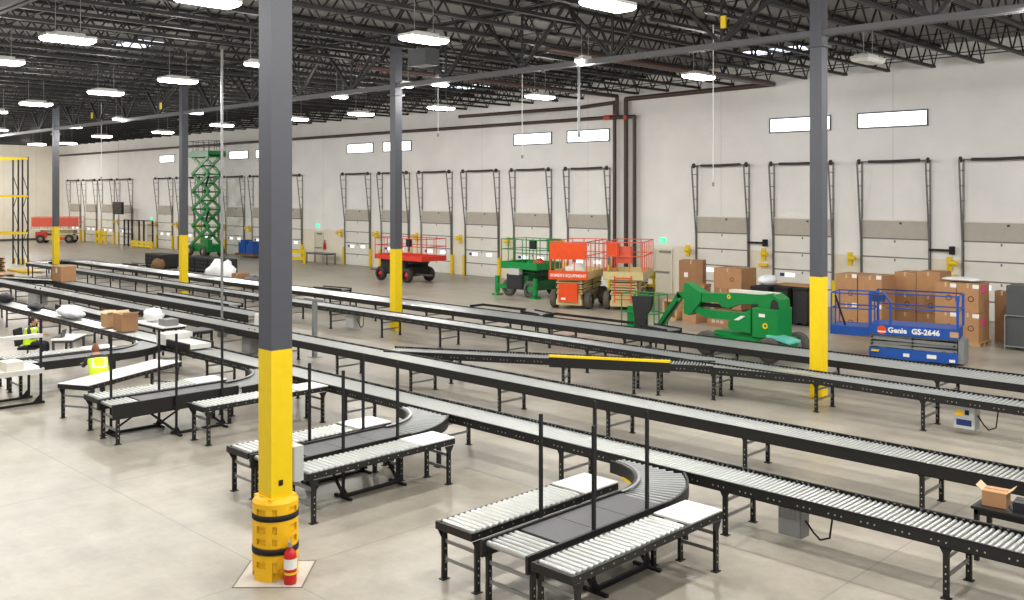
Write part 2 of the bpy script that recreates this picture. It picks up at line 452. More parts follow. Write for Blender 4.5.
# dock lamps between the doors
def dock_lamp(i, xc, big):
    words = 'yellow dock lamp' + (' with black bracket' if big else '') + ' left of the ' + ORD[i] + ' dock door' + ('' if i == 0 else ' from the right')
    t = thing('dock_lamp', words, 'lamp', (xc-1.95, YW, 2.25), 0, 'yellow dock lamps between the doors')
    if i == 0: t['label'] = 'yellow dock lamp with black bracket, between the two rightmost dock doors'
    MB().box(-.1, .1, -.08, -.002, -.35, .2).build('wall_bracket', 'yellow', t)
    MB().bar((0, -.08, 0), (.3, -.55, .02), .07, .09).build('arm', 'yellow', t)
    MB().tube((.22, -.52, .0), (.48, -.6, -.03), .13, 12, 0, r2=.09).build('lamp_head', 'yellow', t)
    if big:
        MB().box(-.75, .15, -.22, -.1, .42, .5).box(.05, .2, -.24, -.002, .3, .62).build('bracket', 'blackmatte', t)
        MB().box(-.2, .25, -.2, -.05, -.62, -.5).build('hook', 'yellow', t)
for i, xc in enumerate(DX[:17]): dock_lamp(i, xc, i in (0, 2))

# windows
def window(n, x0, w=2.86, z0=7.79, z1=8.36):
    mb = MB(); y = YW
    for a in ((x0, x0+w, z1, z1+.06), (x0, x0+w, z0-.06, z0), (x0-.06, x0, z0-.06, z1+.06), (x0+w, x0+w+.06, z0-.06, z1+.06)):
        mb.box(a[0], a[1], y-.06, y-.002, a[2], a[3])
    r_ = struct('window_%d' % n, mb, 'frame')
    MB().box(x0, x0+w, y-.02, y-.005, z0, z1).build('pane', 'windowpane', r_)
for n, x0 in enumerate((-18.01, -22.18, -34.5, -38.6, -50.85, -54.9, -67.1, -71.2, -83.8)): window(n+1, x0)

# exit doors and signs
def exit_door(n, x0, x1, z1=2.15):
    mb = MB(); y = YW
    mb.box(x0, x1, y-.03, y-.004, 0, z1, 0)
    for a in ((x0-.07, x0, 0, z1+.07), (x1, x1+.07, 0, z1+.07), (x0, x1, z1, z1+.07)): mb.box(a[0], a[1], y-.08, y-.004, a[2], a[3], 1)
    r_ = struct('door_%d' % n, mb, ['cream', 'offwhite'])
    MB().box(x0+.08, x1-.08, y-.1, y-.05, 1.0, 1.08).build('push_bar', 'zinc', r_)
    MB().box(x0+.3, x1-.05, y-.1, y-.03, z1-.14, z1-.04).build('door_closer', 'zinc', r_)
exit_door(len(DX)+1, -28.65, -27.65); exit_door(len(DX)+2, -58.9, -57.95); exit_door(len(DX)+3, -86.2, -85.2)
for (x, lab) in ((-28.18, 'green lit exit sign over the door right of the red pipes'), (-58.56, 'green lit exit sign over the door behind the yellow barrier and desk'), (-85.46, 'small green exit sign over the door behind the black cage')):
    t = thing('exit_sign', lab, 'sign', (x, YW, 2.62), 0, 'green exit signs')
    MB().box(-.17, .17, -.07, -.002, -.1, .12).build('housing', 'exitgreen', t)
    me = text_mesh('EXIT', .13, 'white', .002); link('lettering', me, t, (-.155, -.072, -.04), (PI/2, 0, 0))

# fire pipes
def pipe(label, pts, r, key, coup=()):
    t = thing('fire_pipe', label, 'pipe', (0, 0, 0), 0, 'dark red fire mains on the back wall')
    MB().path(pts, r, 10).build('pipe_run', key, t)
    for p in coup: MB().tube(p[0], p[1], r+.035, 10).build('coupling', 'coupling', t)
y1 = YW-.28
pipe('left of three dark red riser pipes, turning left along the wall top', [(-31.04, y1, 0), (-31.04, y1, 9.72), (-33.5, y1, 9.6), (-39.8, y1-3, 9.3)], .1, 'pipedark', [((-31.04, y1, 8.85), (-31.04, y1, 9.1))])
pipe('middle of three dark red riser pipes, turning right high along the wall', [(-30.3, y1, 0), (-30.3, y1, 9.85), (-21.9, y1, 9.95), (-21.9, y1-.4, 9.95), (-21.9, 24, 9.9)], .12, 'pipedark', [((-30.3, y1, 8.8), (-30.3, y1, 9.0))])
pipe('right of three dark red riser pipes, turning left and running the whole wall', [(-29.75, y1, 0), (-29.75, y1, 8.92), (-31.5, y1-.12, 8.95), (-60, y1-.12, 9.0), (XL+.2, y1-.12, 9.02)], .1, 'pipedark', [((-31.6, y1-.12, 8.95), (-31.2, y1-.12, 8.95))])
pipe('dark red main turning from the risers into the roof trusses', [(-30.65, y1-.3, 9.0), (-30.65, y1-.3, 10.0), (-30.65, 22.5, 10.0)], .1, 'pipedark', [])

# ------------------------------------------------------------------ lamps
def high_bay(x, y, L, W, label, lit=True, z=8.95):
    t = thing('high_bay_light', label, 'ceiling light', (x, y, z), 0, 'high bay lights')
    MB().box(-W/2, W/2, -L/2, L/2, .02, .09, 0).box(-W*.3, W*.3, -L*.3, L*.3, .09, .16, 0).build('housing', 'housing', t)
    m = MB(); a, b, d = W/2-.01, L/2-.01, .1 if L > 1 else .08
    m.add([(sx*a*k, sy*b*k2, z_) for z_, k, k2 in ((.02, 1, 1), (.02-d*.5, 1.0, 1.0), (.02-d, .8, .92)) for sx, sy in ((-1, -1), (1, -1), (1, 1), (-1, 1))], [(0, 1, 5, 4), (1, 2, 6, 5), (2, 3, 7, 6), (3, 0, 4, 7), (4, 5, 9, 8), (5, 6, 10, 9), (6, 7, 11, 10), (7, 4, 8, 11), (8, 9, 10, 11), (3, 2, 1, 0)])
    m.build('diffuser', 'lamp' if lit else 'lampoff', t)
    for e in (-.25, .25): MB().tube((0, L*e, .16), (0, L*e, ZJB+.02-z), .008, 5).build('hanger', 'zinc', t)
    if lit: area(x, y, z-.11, L, W)
PW = 150; PF = 1.5
def area(x, y, z, L, W, p=None):
    li = bpy.data.lights.new('bay_or_fill_lamp', 'AREA'); li.shape = 'RECTANGLE'; li.size = W; li.size_y = L
    li.energy = (p or PW)*min(1, L/1.25); li.color = (1, .975, .93)
    o = bpy.data.objects.new('bay_or_fill_lamp', li); C.objects.link(o); o.location = (x, y, z)
    lp = bpy.data.lights.new('high_bay_fill', 'POINT'); lp.shadow_soft_size = .3; lp.energy = li.energy*PF; lp.color = li.color  # point lamp added under each area lamp to brighten walls and trusses
    o = bpy.data.objects.new('high_bay_fill', lp); C.objects.link(o); o.location = (x, y, z-.25)
HB = [(-18.17, 9.58, 1, 'largest high bay light, at the top edge left of the front column'),
 (-25.27, 9.46, 1, 'high bay light left of the largest one, near the upper left'),
 (-31.01, 9.63, 1, 'high bay light cut by the left picture edge below the roof trusses'),
 (-12.58, 15.67, 1, 'big high bay light at the top edge right of the picture centre'),
 (-18.76, 15.86, 1, 'big high bay light just right of the second grey column top'),
 (-31.85, 15.66, 1, 'high bay light above the column left of the raised green lift'),
 (-37.74, 15.57, 1, 'middle of the high bay row at left, third from the front column'),
 (-44.67, 15.35, 1, 'high bay light above the farthest left column'),
 (-50.38, 15.65, 0, 'small high bay light at the left picture edge, upper of two'),
 (-18.15, 27.5, 1, 'high bay light nearest the back wall, right of the fire pipes'),
 (-26.62, 28.72, 1, 'high bay light above the pair of windows left of the fire pipes'),
 (-33.38, 29.26, 1, 'high bay light beneath two smaller ones right of the second column'),
 (-38.8, 28.7, 1, 'high bay light just left of the second column, lower of two'),
 (-43.94, 28.24, 1, 'high bay light just right of the front column shaft'),
 (-50.95, 27.75, 1, 'high bay light over the raised green scissor lift'),
 (-59.62, 28.29, 1, 'high bay light just left of the column beside the raised lift'),
 (-66.91, 27.34, 1, 'flat distant high bay light right of the farthest column, in the back row'),
 (-78.4, 29.34, 1, 'distant high bay light just right of the farthest column'),
 (-81.83, 28.19, 1, 'distant high bay light just left of the farthest column'),
 (-18.49, 21.93, 0, 'small high bay light under the top centre big one'),
 (-26.23, 22.94, 0, 'right of the two tiny high bay lights beside the second column'),
 (-27.4, 22.25, 0, 'left of the two tiny high bay lights beside the second column'),
 (-32.48, 22.96, 0, 'small high bay light left of the second column, upper of two'),
 (-26.15, 15.35, 0, 'small high bay light touching the left side of the front column'),
 (-44.12, 22.63, 0, 'small high bay light right of the column beside the raised lift'),
 (-50.68, 21.61, 0, 'small high bay light below the third row lamp at left'),
 (-58.76, 22.46, 0, 'tiny high bay light above right of the farthest column'),
 (-64.92, 20.28, 0, 'tiny high bay light at the left picture edge, lower of two')]
for x, y, big, lab in HB: high_bay(x, y, 1.25 if big else .62, .56 if big else .3, lab)
high_bay(-12.34, 27.67, 1.2, .56, 'unlit grey high bay light right of the right-hand column top', False)
# lamp grid carried on past the view; bare far-left lamps added as wall fill
for x, y in [(-6, 9.5), (0, 9.5), (-6, 15.7), (0, 15.7), (-12.4, 9.5), (-6, 22), (0, 22), (-6, 28), (0, 28), (-12.4, 3.3), (-18.4, 3.3), (-25, 3.3), (-6, 3.3), (-44, 9.5), (-56.8, 15.6), (-63, 15.6), (-37.7, 9.5), (-70, 21), (-88, 28), (-95, 28), (-101, 28), (-76, 15), (-88, 15), (-98, 15), (-100, 33.5), (-31, 3.3)]:
    area(x, y, 8.9, 1.25, .56, 210 if x < -72 else 230 if x > -8 else None)  # energy raised at both ends to brighten far wall and right floor

# ------------------------------------------------------------------ conveyors
_rm = {}
def roller_mesh(l, r=.024, n=10, key='roller'):
    k = (round(l, 3), r, key)
    if k not in _rm: _rm[k] = MB().tube((0, 0, 0), (0, l, 0), r, n).mesh('roller', [key])
    return _rm[k]
_sm = {}
def stand(t, u, W, h, first=True, key='black', low=.25, hi=.5):
    """two perforated legs with foot plates, gussets and two cross bars"""
    k = (round(W, 3), round(h, 3), key)
    if k not in _sm:
        c = MB()
        c.box(-.012, .012, .03, W-.03, low, low+.045).box(-.012, .012, .03, W-.03, hi-.02, hi+.025)
        lg = []
        for v, s in ((.03, 1), (W-.03, -1)):
            m = MB(); m.box(-.035, .035, v-.022, v+.022, .012, h-.15, 0).box(-.06, .06, v-.045, v+.045, 0, .012, 0)
            m.prism([(-.1, h-.12), (.1, h-.12), (.035, h-.24), (-.035, h-.24)], v-.016*s-.004, v-.016*s+.004, 'y', 0)
            for z in [.12+.09*i for i in range(int((h-.35)/.09))]:
                for e in (-.024, .024): m.box(-.008, .008, v+e*.98-.001, v+e*.98+.001, z, z+.022, 1)
            lg.append(m.mesh('leg', [key, 'bolt']))
        _sm[k] = (c.mesh('support_stand', ['zinc']), lg)
    a = link('support_stand', _sm[k][0], t, (u, 0, 0))
    for me in _sm[k][1]: link('leg', me, a)
    return a

def conveyor(label, loc, rz, L, W, h=.79, pitch=.076, rail=.16, stands=(), indiv=0, u_rollers=None, near=True, far=True, bolts=True,
             group='roller conveyor lines', dots=.0, cat='conveyor', name='roller_conveyor', ndrop=.0, surface=None, end=False, roll_key=None, from_end=False):
    """u runs along the length, v across (0 = near rail), rollers sunk between two channel rails"""
    t = thing(name, label, cat, (loc[0], loc[1], 0), rz, group)
    for s, on in ((0, near), (1, far)):
        if not on: continue
        v0, v1 = (0, .04) if s == 0 else (W-.04, W); m = MB()
        zt = h-(ndrop if s == 0 else 0)
        m.box(0, L, v0 if s == 0 else v1-.006, v0+.006 if s == 0 else v1, zt-rail, zt, 0)
        m.box(0, L, v0, v1, zt-.008, zt, 0); m.box(0, L, v0, v1, zt-rail, zt-rail+.008, 0)
        if bolts:
            e = (v0-.003) if s == 0 else v0+.03
            k = 0; u = .1
            while u < L and k < 220:
                for q in (0, .09, .18):
                    if u+q < L:
                        if s == 0 and bolts != 'far': m.box(u+q, u+q+.018, v0-.004, v0+.001, zt-.1, zt-.082, 1)
                        elif s == 1: m.box(u+q, u+q+.028, v1-.012, v1-.005, zt-.034, zt-.01, 1)
                u += .45; k += 1
        m.build('side_rail', ['black', 'bolt'], t)
    a, b = u_rollers or (.05, L-.04)
    n = int((b-a)/pitch); rl = W-.09; zr = h-.06
    idx = list(range(n)); ind = (idx[-indiv:] if from_end else idx[:indiv]) if indiv else []
    me = roller_mesh(rl, .026 if pitch < .09 else .037, key=roll_key or 'roller')
    for i in ind: link('roller', me, t, (a+(i+.5)*pitch, .045, zr))
    rest = [i for i in idx if i not in set(ind)]
    if rest:
        m = MB()
        for i in rest: m.tube((a+(i+.5)*pitch, .045, zr), (a+(i+.5)*pitch, W-.045, zr), .027 if pitch < .09 else .038, 6)
        o = m.build('roller', roll_key or 'roller', t)
        if len(rest) > 1: o['kind'] = 'stuff'
    for u in stands: stand(t, u, W, h-(ndrop if near and ndrop else 0))
    return t

R180 = PI
# long lines run along the hall; u starts at the right-hand end and runs left, so turn by 180 degrees (v then runs towards the camera)
def line(label, xr, xl, y0, W, **kw):
    """xr right end, xl left end, y0 near edge"""
    L = xr-xl
    st = [u-xl for u in kw.pop('stx')]
    return conveyor(label, (xl, y0), 0, L, W, stands=st, from_end=True, **kw)
def seq(a, b, d):
    r = []
    while a > b: r.append(a); a -= d
    return r
L1 = line('nearest long roller conveyor, crossing the whole picture behind the three spurs', -.9, -47, 12.1, .84, stx=[-1.4, -4.42, -7.55, -10.75]+seq(-13.9, -46.8, 3.05), indiv=100)
L2 = line('second long roller conveyor with a tall plain black side, above the nearest one', -.9, -53, 15.1, .86, stx=seq(-2.75, -52, 3.13), indiv=100, rail=.2, bolts='far')
L3 = line('third long roller conveyor, which the yellow-railed diagonal branch joins', -.9, -60.6, 20.35, .86, pitch=.1, stx=[-1.8, -4.85, -7.9, -10.3, -13.0, -17.1, -20.2]+seq(-23.3, -60, 3.05), indiv=90, roll_key='roller2')
L4 = line('farthest long conveyor, wide and close to the parked lifts', -.9, -60.6, 22.75, 1.36, pitch=.1, stx=seq(-2.4, -60, 3.05), bolts=False, rail=.17, roll_key='roller2')
M5 = line('dark deep-sided conveyor between the second and third lines at left', -29.5, -47.4, 17.05, .86, pitch=.1, stx=[-29.8, -30.2]+seq(-32.5, -47, 3.05), rail=.26, bolts=False, roll_key='beltgrey')
N6 = line('short low grey conveyor beside the dark deep-sided one, ending before the grey conduit', -33.0, -39.0, 18.25, .62, pitch=.1, stx=[-33.3, -36, -38.7], rail=.16, bolts=False, roll_key='beltgrey', h=.78)
# diagonal that leaves the second line and runs into the dark one
def between(label, p, q, W, **kw):
    dx, dy = q[0]-p[0], q[1]-p[1]; L = math.hypot(dx, dy)
    return conveyor(label, p, math.atan2(dy, dx), L, W, **kw)
between('short curved-looking roller branch from the second line to the dark conveyor, below the carton', (-52.0, 15.75), (-47.5, 17.25), .8, pitch=.1, stands=[.4, 3.9], rail=.2)
# divert with the yellow guard
dv = between('diagonal roller branch with a yellow guard on its near side, joining the third line', (-20.3, 15.75), (-12.75, 19.95), .8, stands=[1.9, 4.9, 6.7, 7.3], rail=.17, indiv=90, from_end=True)
ug = 4.55; ue = 7.6
MB().box(ug, ue, -.045, .06, .83, .885).build('yellow_guard', 'yellow', dv)['label'] = 'yellow guard strip'
MB().box(ug, ue, -.035, -.005, .58, .83).build('skirt_panel', 'black', dv)
t = conveyor('short roller junction where the diagonal branch meets the third line', (-13.05, 19.7), math.radians(14), 2.7, .6, stands=[.4], pitch=.1, rail=.17, far=False)

# loop joining third and fourth line round the far column
def curve_bed(label, cx, cy, r0, r1, a0, a1, h=.79, n=40, inner_cut=None, ylimit=None, roll='roller', dr=1.0, name='curved_conveyor', group='curved conveyor sections', stands=(), key='black', ys=None, inner_a=None, outer_a=None, depth=.2):
    t = thing(name, label, 'conveyor', (cx, cy, 0), 0, group)
    def arc(r, a, b, w, z0, z1, nm, k='black'):
        m = MB(); st = max(6, int(abs(b-a)/.07))
        for i in range(st):
            p, q = a+(b-a)*i/st, a+(b-a)*(i+1)/st
            vs = [(rr*math.cos(x), rr*math.sin(x), z) for x in (p, q) for rr in (r-w/2, r+w/2) for z in (z0, z1)]
            m.add(vs, [(0, 1, 3, 2), (4, 6, 7, 5), (0, 4, 5, 1), (2, 3, 7, 6), (1, 5, 7, 3), (0, 2, 6, 4)], 0)
        return m.build(nm, k, t)
    arc(r0, a0, inner_a or a1, .035, h-depth, h, 'side_rail', key); arc(r1, a0, outer_a or a1, .035, h-depth, h, 'side_rail', key)
    k = int((a1-a0)*(r0+r1)/2/.1); cnt = 0
    for i in range(k):
        a = a0+(a1-a0)*(i+.5)/k; ra, rb = r0+.03, r1-.03
        if ylimit is not None and math.sin(a) > 1e-3: rb = min(rb, (ylimit-cy)/math.sin(a))
        if rb-ra < .08: continue
        p = (ra*math.cos(a), ra*math.sin(a), h-.05); q = (rb*math.cos(a), rb*math.sin(a), h-.05)
        MB().tube(p, q, .02, 8, 0, r2=.03).build('roller', roll, t)
    for a, rr in stands:
        p = Vector((rr*math.cos(a), rr*math.sin(a), 0))
        MB().box(p.x-.035, p.x+.035, p.y-.03, p.y+.03, 0, h-depth).box(p.x-.07, p.x+.07, p.y-.06, p.y+.06, 0, .012).build('leg', 'black', t)
    return t
curve_bed('curved end loop joining the third and fourth conveyor lines round the farthest column', -60.6, 22.2, .62, 1.85, PI/2, 1.5*PI, depth=.2, stands=[(2.2, 1.8), (3.14, 1.8), (4.1, 1.8)])

# workstation spurs: two packing tables either side of a belt bed that curves into the nearest line
def table(label, x0, y0, L, W, nplate=.75, name='roller_table', group='roller tables of the spurs', rz=PI/2, pitch=.1, h=.78, rollers=True, plate_key='whiteplate', loc=None, stands=None):
    t = thing(name, label, 'roller table', (x0+W, y0, 0) if loc is None else (*loc, 0), rz, group)
    # local u = +Y (world), v = towards -X (world)
    for v in (0, W-.035):
        m = MB(); m.box(0, L, v, v+.035, h-.105, h-.012, 0)
        for i in range(int(L/.2)): m.box(.1+i*.2, .115+i*.2, v-.003 if v == 0 else v+.034, v+.001 if v == 0 else v+.038, h-.065, h-.05, 1)
        m.build('side_rail', ['black', 'bolt'], t)
    MB().box(-.03, .0, 0, W, h-.105, h-.005).build('end_rail', 'black', t)
    lr = L-nplate if rollers else 0
    if rollers:
        me = roller_mesh(W-.08, .04)
        for i in range(int(lr/pitch)): link('roller', me, t, (.04+(i+.5)*pitch, .04, h-.035))
    if nplate > 0 or not rollers:
        MB().box(max(lr+.03, 0) if rollers else -.02, L+.02, 0 if not rollers else .02, W if not rollers else W-.02, h-.02, h+.006).build('plate', plate_key, t)
    for u in (stands or (.1, L-.12)): stand(t, u, W, h)
    return t
def belt_bed(label, x0, y0, L, W, nroll=.66, h=.79):
    t = thing('belt_conveyor', label, 'conveyor', (x0+W, y0, 0), PI/2, 'belt beds of the spurs')
    for v in (0, W-.04):
        m = MB(); m.box(0, L, v, v+.04, h-.2, h+.01, 0)
        m.build('side_rail', 'black', t)
    me = roller_mesh(W-.09, .038)
    for i in range(int(nroll/.095)): link('roller', me, t, (.05+(i+.5)*.095, .045, h-.05))
    k = 3; st = (L-nroll)/k
    for i in range(k): MB().box(nroll+i*st+.006, nroll+(i+1)*st-.006, .045, W-.045, h-.05, h-.022).build('belt', 'belt', t)
    MB().box(nroll, L, .05, W-.05, h-.18, h-.06).build('slider_bed', 'black', t)
    for u in (.12, L-.2): stand(t, u, W, h)
    return t
def post_frame(label, xl, xr, ya, yb, top=2.09, stag=0):
    t = thing('post_frame', label, 'frame', ((xl+xr)/2, (ya+yb)/2, 0), 0, 'black post frames at the spurs')
    dx, dy = (xr-xl)/2, (yb-ya)/2
    for sx in (-1, 1):
        g = stag*sx/2
        for sy_ in (-1, 1):
            sy = sy_+g/dy
            MB().box(sx*dx-.02, sx*dx+.02, sy*dy-.02, sy*dy+.02, .05, top).build('post', 'blackmatte', t)
            MB().box(sx*dx-.22, sx*dx+.22, sy*dy-.025, sy*dy+.025, 0, .04).prism([(sy*dy-.1, .04), (sy*dy+.1, .04), (sy*dy+.02, .17), (sy*dy-.02, .17)], sx*dx-.01, sx*dx+.01, 'x').build('foot', 'blackmatte', t)
        MB().box(sx*dx-.03, sx*dx+.03, -dy+g, dy+g, .01, .06).build('floor_rail', 'blackmatte', t)
    for sy in (-1, 1):
        MB().bar((-dx, sy*dy-stag/2, .06), (0, sy*dy, .55), .04, .04).build('brace', 'blackmatte', t)
        MB().bar((dx, sy*dy+stag/2, .06), (0, sy*dy, .55), .04, .04).build('brace', 'blackmatte', t)
        MB().bar((-dx, sy*dy-stag/2, .57), (dx, sy*dy+stag/2, .57), .04, .045).build('cross_bar', 'blackmatte', t)
    return t
def spur_curve(label, xo, yellow=False):
    cx = xo-1.9
    t = curve_bed(label, cx, 10.66, 1.14, 1.9, 0, 1.5, ylimit=12.07, inner_a=1.5, outer_a=.84, roll='zinc', stands=[(.15, 1.15), (.45, 1.88)], depth=.19)
    m = MB()
    for i in range(16):
        a, b = i*1.4/16, (i+1)*1.4/16
        vs = [(rr*math.cos(x), rr*math.sin(x), z) for x in (a, b) for rr in (1.175, 1.215) for z in (.795, .81)]
        m.add(vs, [(0, 1, 3, 2), (4, 6, 7, 5), (0, 4, 5, 1), (2, 3, 7, 6), (1, 5, 7, 3), (0, 2, 6, 4)], 0)
    m.build('guide_strip', 'steel', t)
    if yellow:
        m = MB()
        for i in range(8):
            a, b = .75+i*.06, .75+(i+1)*.06
            vs = [(rr*math.cos(x), rr*math.sin(x), z) for x in (a, b) for rr in (1.11, 1.135) for z in (.57, .61)]
            m.add(vs, [(0, 1, 3, 2), (4, 6, 7, 5), (0, 4, 5, 1), (2, 3, 7, 6), (1, 5, 7, 3), (0, 2, 6, 4)], 0)
        m.build('edge_strip', 'yellow', t)
# nearest spur
table('left roller table of the nearest spur, white plate at its far end', -9.32, 8.1, 2.9, .68)
belt_bed('grey belt bed between the two roller tables of the nearest spur', -8.38, 7.97, 2.68, .8)
table('right roller table of the nearest spur, at the bottom centre of the picture', -7.5, 7.97, 3.02, .62)
post_frame('four-post black frame straddling the belt bed of the nearest spur', -8.53, -7.63, 9.22, 10.33)
spur_curve('curved roller section from the nearest spur into the nearest line', -7.6, True)
# second spur (behind the front column)
table('left roller table of the second spur, just right of the front column', -14.58, 8.05, 2.92, .68)
belt_bed('grey belt bed of the second spur, between its two roller tables', -13.75, 7.97, 2.68, .8)
table('right roller table of the second spur, right of the barrel guard', -12.86, 8.08, 2.95, .64)
post_frame('four-post black frame of the second spur, right of the front column', -13.9, -12.92, 9.2, 10.33)
spur_curve('curved roller section from the second spur into the nearest line', -12.95)
# third spur
table('roller table left of the belt bed of the third spur, left of the front column', -20.45, 8.0, 2.87, .7)
b3 = belt_bed('belt bed with a deep black side at the third spur, left of the front column', -19.6, 7.9, 2.75, .76)
MB().box(.0, 2.75, -.012, 0, .5, .8).build('side_skirt', 'black', b3)
table('roller table right of the third spur, running behind the front column', -18.15, 9.15, 2.9, .66)
post_frame('four-post black frame of the third spur, left of the front column', -19.72, -18.78, 8.72, 9.75, stag=.96)
spur_curve('curved roller section from the third spur into the nearest line, beside the front column', -18.7)
# plain white table turned at an angle
a = math.atan2(11.22-8.25, -23.1+21.6)
tw = table('smooth white table set at an angle in front of the stooping worker', 0, 0, 3.2, .8, rollers=False, nplate=0, rz=a, loc=(-21.25, 8.38), name='packing_table', group=None)
# fourth spur, at the left picture edge
table('roller table of the fourth spur, left edge of the picture', -26.75, 8.2, 2.85, .68)
belt_bed('belt bed of the fourth spur, between the two workers', -25.75, 8.1, 2.55, .82)
spur_curve('curved roller section of the fourth spur, near the two cartons', -24.95)

# ------------------------------------------------------------------ things on and around the lines
def crate_box(label, loc, size, rz=0, key='cardboard', name='carton', group=None, tape=True, prints=(), cat='box', open_=False, parts=True, lab=None):
    t = thing(name, label, cat, loc, rz, group); x, y, z = [d/2 for d in size]; H = size[2]
    m = MB(); b = .008
    m.box(-x, x, -y, y, 0.0, H, 0)
    m.box(-x+.004, x-.004, -.004, .004, H, H+.003, 2)
    for q in prints:   # circular print marks on the front
        cx, cz, r = q
        m.lathe([(r, -y-.003), (r*.7, -y-.003)], (cx, 0, cz), 14, 2, 'y')
    m.build('body', [key, key, 'ink'], t)
    if tape:
        MB().box(-.03, .03, -y-.002, y+.002, H+.002, H+.006).box(-.03, .03, -y-.004, -y, H-.14, H+.006).build('tape', 'tape', t)
    if lab:
        MB().box(lab[0]-lab[2]/2, lab[0]+lab[2]/2, -y-.006, -y-.001, lab[1]-lab[3]/2, lab[1]+lab[3]/2).build('paper_label', 'label', t)
    if open_:
        for s in (-1, 1):
            MB().obox((s*(x+.04), 0, H+.03), (.1, 2*y, .006), (0, -s*.7, 0)).build('flap', 'tape', t)
    return t
crate_box('big carton with a white label on the conveyor before the farthest column', (-47.4, 17.55, .79), (1.15, .7, .72), 0, lab=(.02, .5, .2, .2))
crate_box('left of two open cartons on the nearest line at left', (-30.1, 12.6, .79), (.45, .5, .42), 0, key='cardboard3', open_=True, tape=False)
crate_box('right of two open cartons on the nearest line, above the stooping worker', (-28.95, 12.55, .79), (.62, .5, .52), 0, key='cardboard2', open_=True, tape=False)
crate_box('flat brown carton on the floor under the second line at far left', (-39.6, 14.0, 0), (1.0, .6, .3), .2, key='cardboard2')
crate_box('small brown carton beside the flat one under the second line', (-38.3, 14.1, 0), (.5, .5, .3), .2, key='cardboard')
def soft(name, label, cat, loc, size, key, seed=0, n=14, k=8, group=None):
    rnd = random.Random(seed); m = MB(); m.ball((0, 0, 0), 1, 0, n, k)
    m.v = [(x*size[0]/2*(1+.16*rnd.uniform(-1, 1)), y*size[1]/2*(1+.16*rnd.uniform(-1, 1)), max(0, (z*.5+.5)*size[2]*(1+.18*rnd.uniform(-1, 1))) if z > -.99 else 0) for x, y, z in m.v]
    o = m.build(name, key); o.location = loc
    return tag(o, label, cat, group)
soft('plastic_sheet', 'crumpled white plastic sheet lying on the nearest line left of the cartons', 'plastic sheet', (-33.3, 12.55, .77), (2.0, .6, .36), 'bag', 3)
soft('black_bag', 'black bag lying on the nearest line above the seated worker', 'bag', (-36.4, 12.5, .77), (.8, .5, .24), 'plasticblack', 4)
soft('black_bag', 'black bag on the nearest line at the left picture edge', 'bag', (-39.6, 12.5, .77), (1.1, .5, .36), 'plasticblack', 5)
# short conveyor stub and bench between the first two lines
conveyor('short white-topped conveyor stub between the first and second lines', (-37.6, 13.6), math.radians(-2), 5.2, .66, pitch=.08, stands=[.4, 4.6], rail=.2, bolts=False)
def bench(label, loc, size, rz=0, key='white', frame='black', shelf=False, name='work_table'):
    t = thing(name, label, 'table', (*loc, 0), rz); x, y = size[0]/2, size[1]/2; h = size[2]
    MB().box(-x, x, -y, y, h-.035, h).build('tabletop', key, t)
    m = MB()
    for s in (-1, 1): m.box(-x+.03, x-.03, s*(y-.06)-.02, s*(y-.06)+.02, h-.11, h-.035).box(s*(x-.06)-.02, s*(x-.06)+.02, -y+.03, y-.03, h-.11, h-.035)
    m.build('apron', frame, t)
    for sx in (-1, 1):
        for sy in (-1, 1): MB().box(sx*(x-.06)-.03, sx*(x-.06)+.03, sy*(y-.06)-.03, sy*(y-.06)+.03, 0, h-.035).build('leg', frame, t)
    if shelf: MB().box(-x+.05, x-.05, -y+.05, y-.05, .18, .21).build('shelf', frame, t)
    return t
bench('black-framed work table with a white top behind the two open cartons', (-29.3, 13.75), (2.2, .8, .86), 0, 'white')
bench('small dark stand right of the white-topped work table', (-27.4, 14.1), (.8, .7, .82), 0, 'greydark')
soft('plastic_roll', 'clear plastic-wrapped bundle on the black-framed work table', 'bundle', (-29.75, 13.8, .86), (.85, .6, .42), 'bag', 8)
crate_box('low grey box at the right end of the black-framed work table', (-28.6, 13.75, .86), (.5, .42, .2), 0, key='grey', tape=False, name='storage_box')
# powered transfer on the nearest line
t = thing('transfer_module', 'white-capped drive unit standing across the nearest line left of the front column', 'drive unit', (-25.3, 12.5, .79), 0)
MB().box(-.5, .05, -.45, .35, 0, .3).build('cover', 'whiteplate', t); MB().box(.1, 1.3, -.38, .25, .02, .14).build('belt_deck', 'whiteplate', t)
MB().box(.1, 1.35, -.45, -.38, .0, .18).build('side_rail', 'black', t); MB().box(.1, 1.35, .25, .3, 0, .18).build('side_rail', 'black', t)
# grey cabinets and boxes under the lines
def cabinet(label, loc, size, rz=0, key='lightgrey', cable=True, warn=False, on_stand=None):
    t = thing('control_cabinet', label, 'electrical box', loc, rz, 'grey electrical boxes hung under the lines'); x, y, h = size[0]/2, size[1]/2, size[2]
    MB().box(-x, x, -y, y, 0, h).build('housing', key, t)
    MB().box(-x+.015, x-.015, -y-.012, -y, .015, h-.015).build('door', key, t)
    m = MB()
    if warn: m.box(-x+.03, -x+.2, -y-.016, -y-.012, h*.55, h*.75, 1)
    m.box(-x+.06, x-.06, -y-.016, -y-.012, h*.15, h*.4, 0)
    if warn: m.box(.02, .1, -y-.02, -y-.012, h*.6, h*.8, 2)
    if warn: m.build('warning_label', ['bluedark', 'orangeyellow', 'blackmatte'], t)
    for s in (-1, 1): MB().box(s*x*.7-.015, s*x*.7+.015, -.02, .02, h, on_stand or h+.12).build('bracket', 'black', t)
    if cable: MB().path([(x, 0, h*.6), (x+.12, 0, h*.25), (x+.22, 0, h*.05), (x+.36, 0, h*.2), (x+.42, 0, h+.1)], .014, 6).build('cable', 'blackmatte', t)
    return t
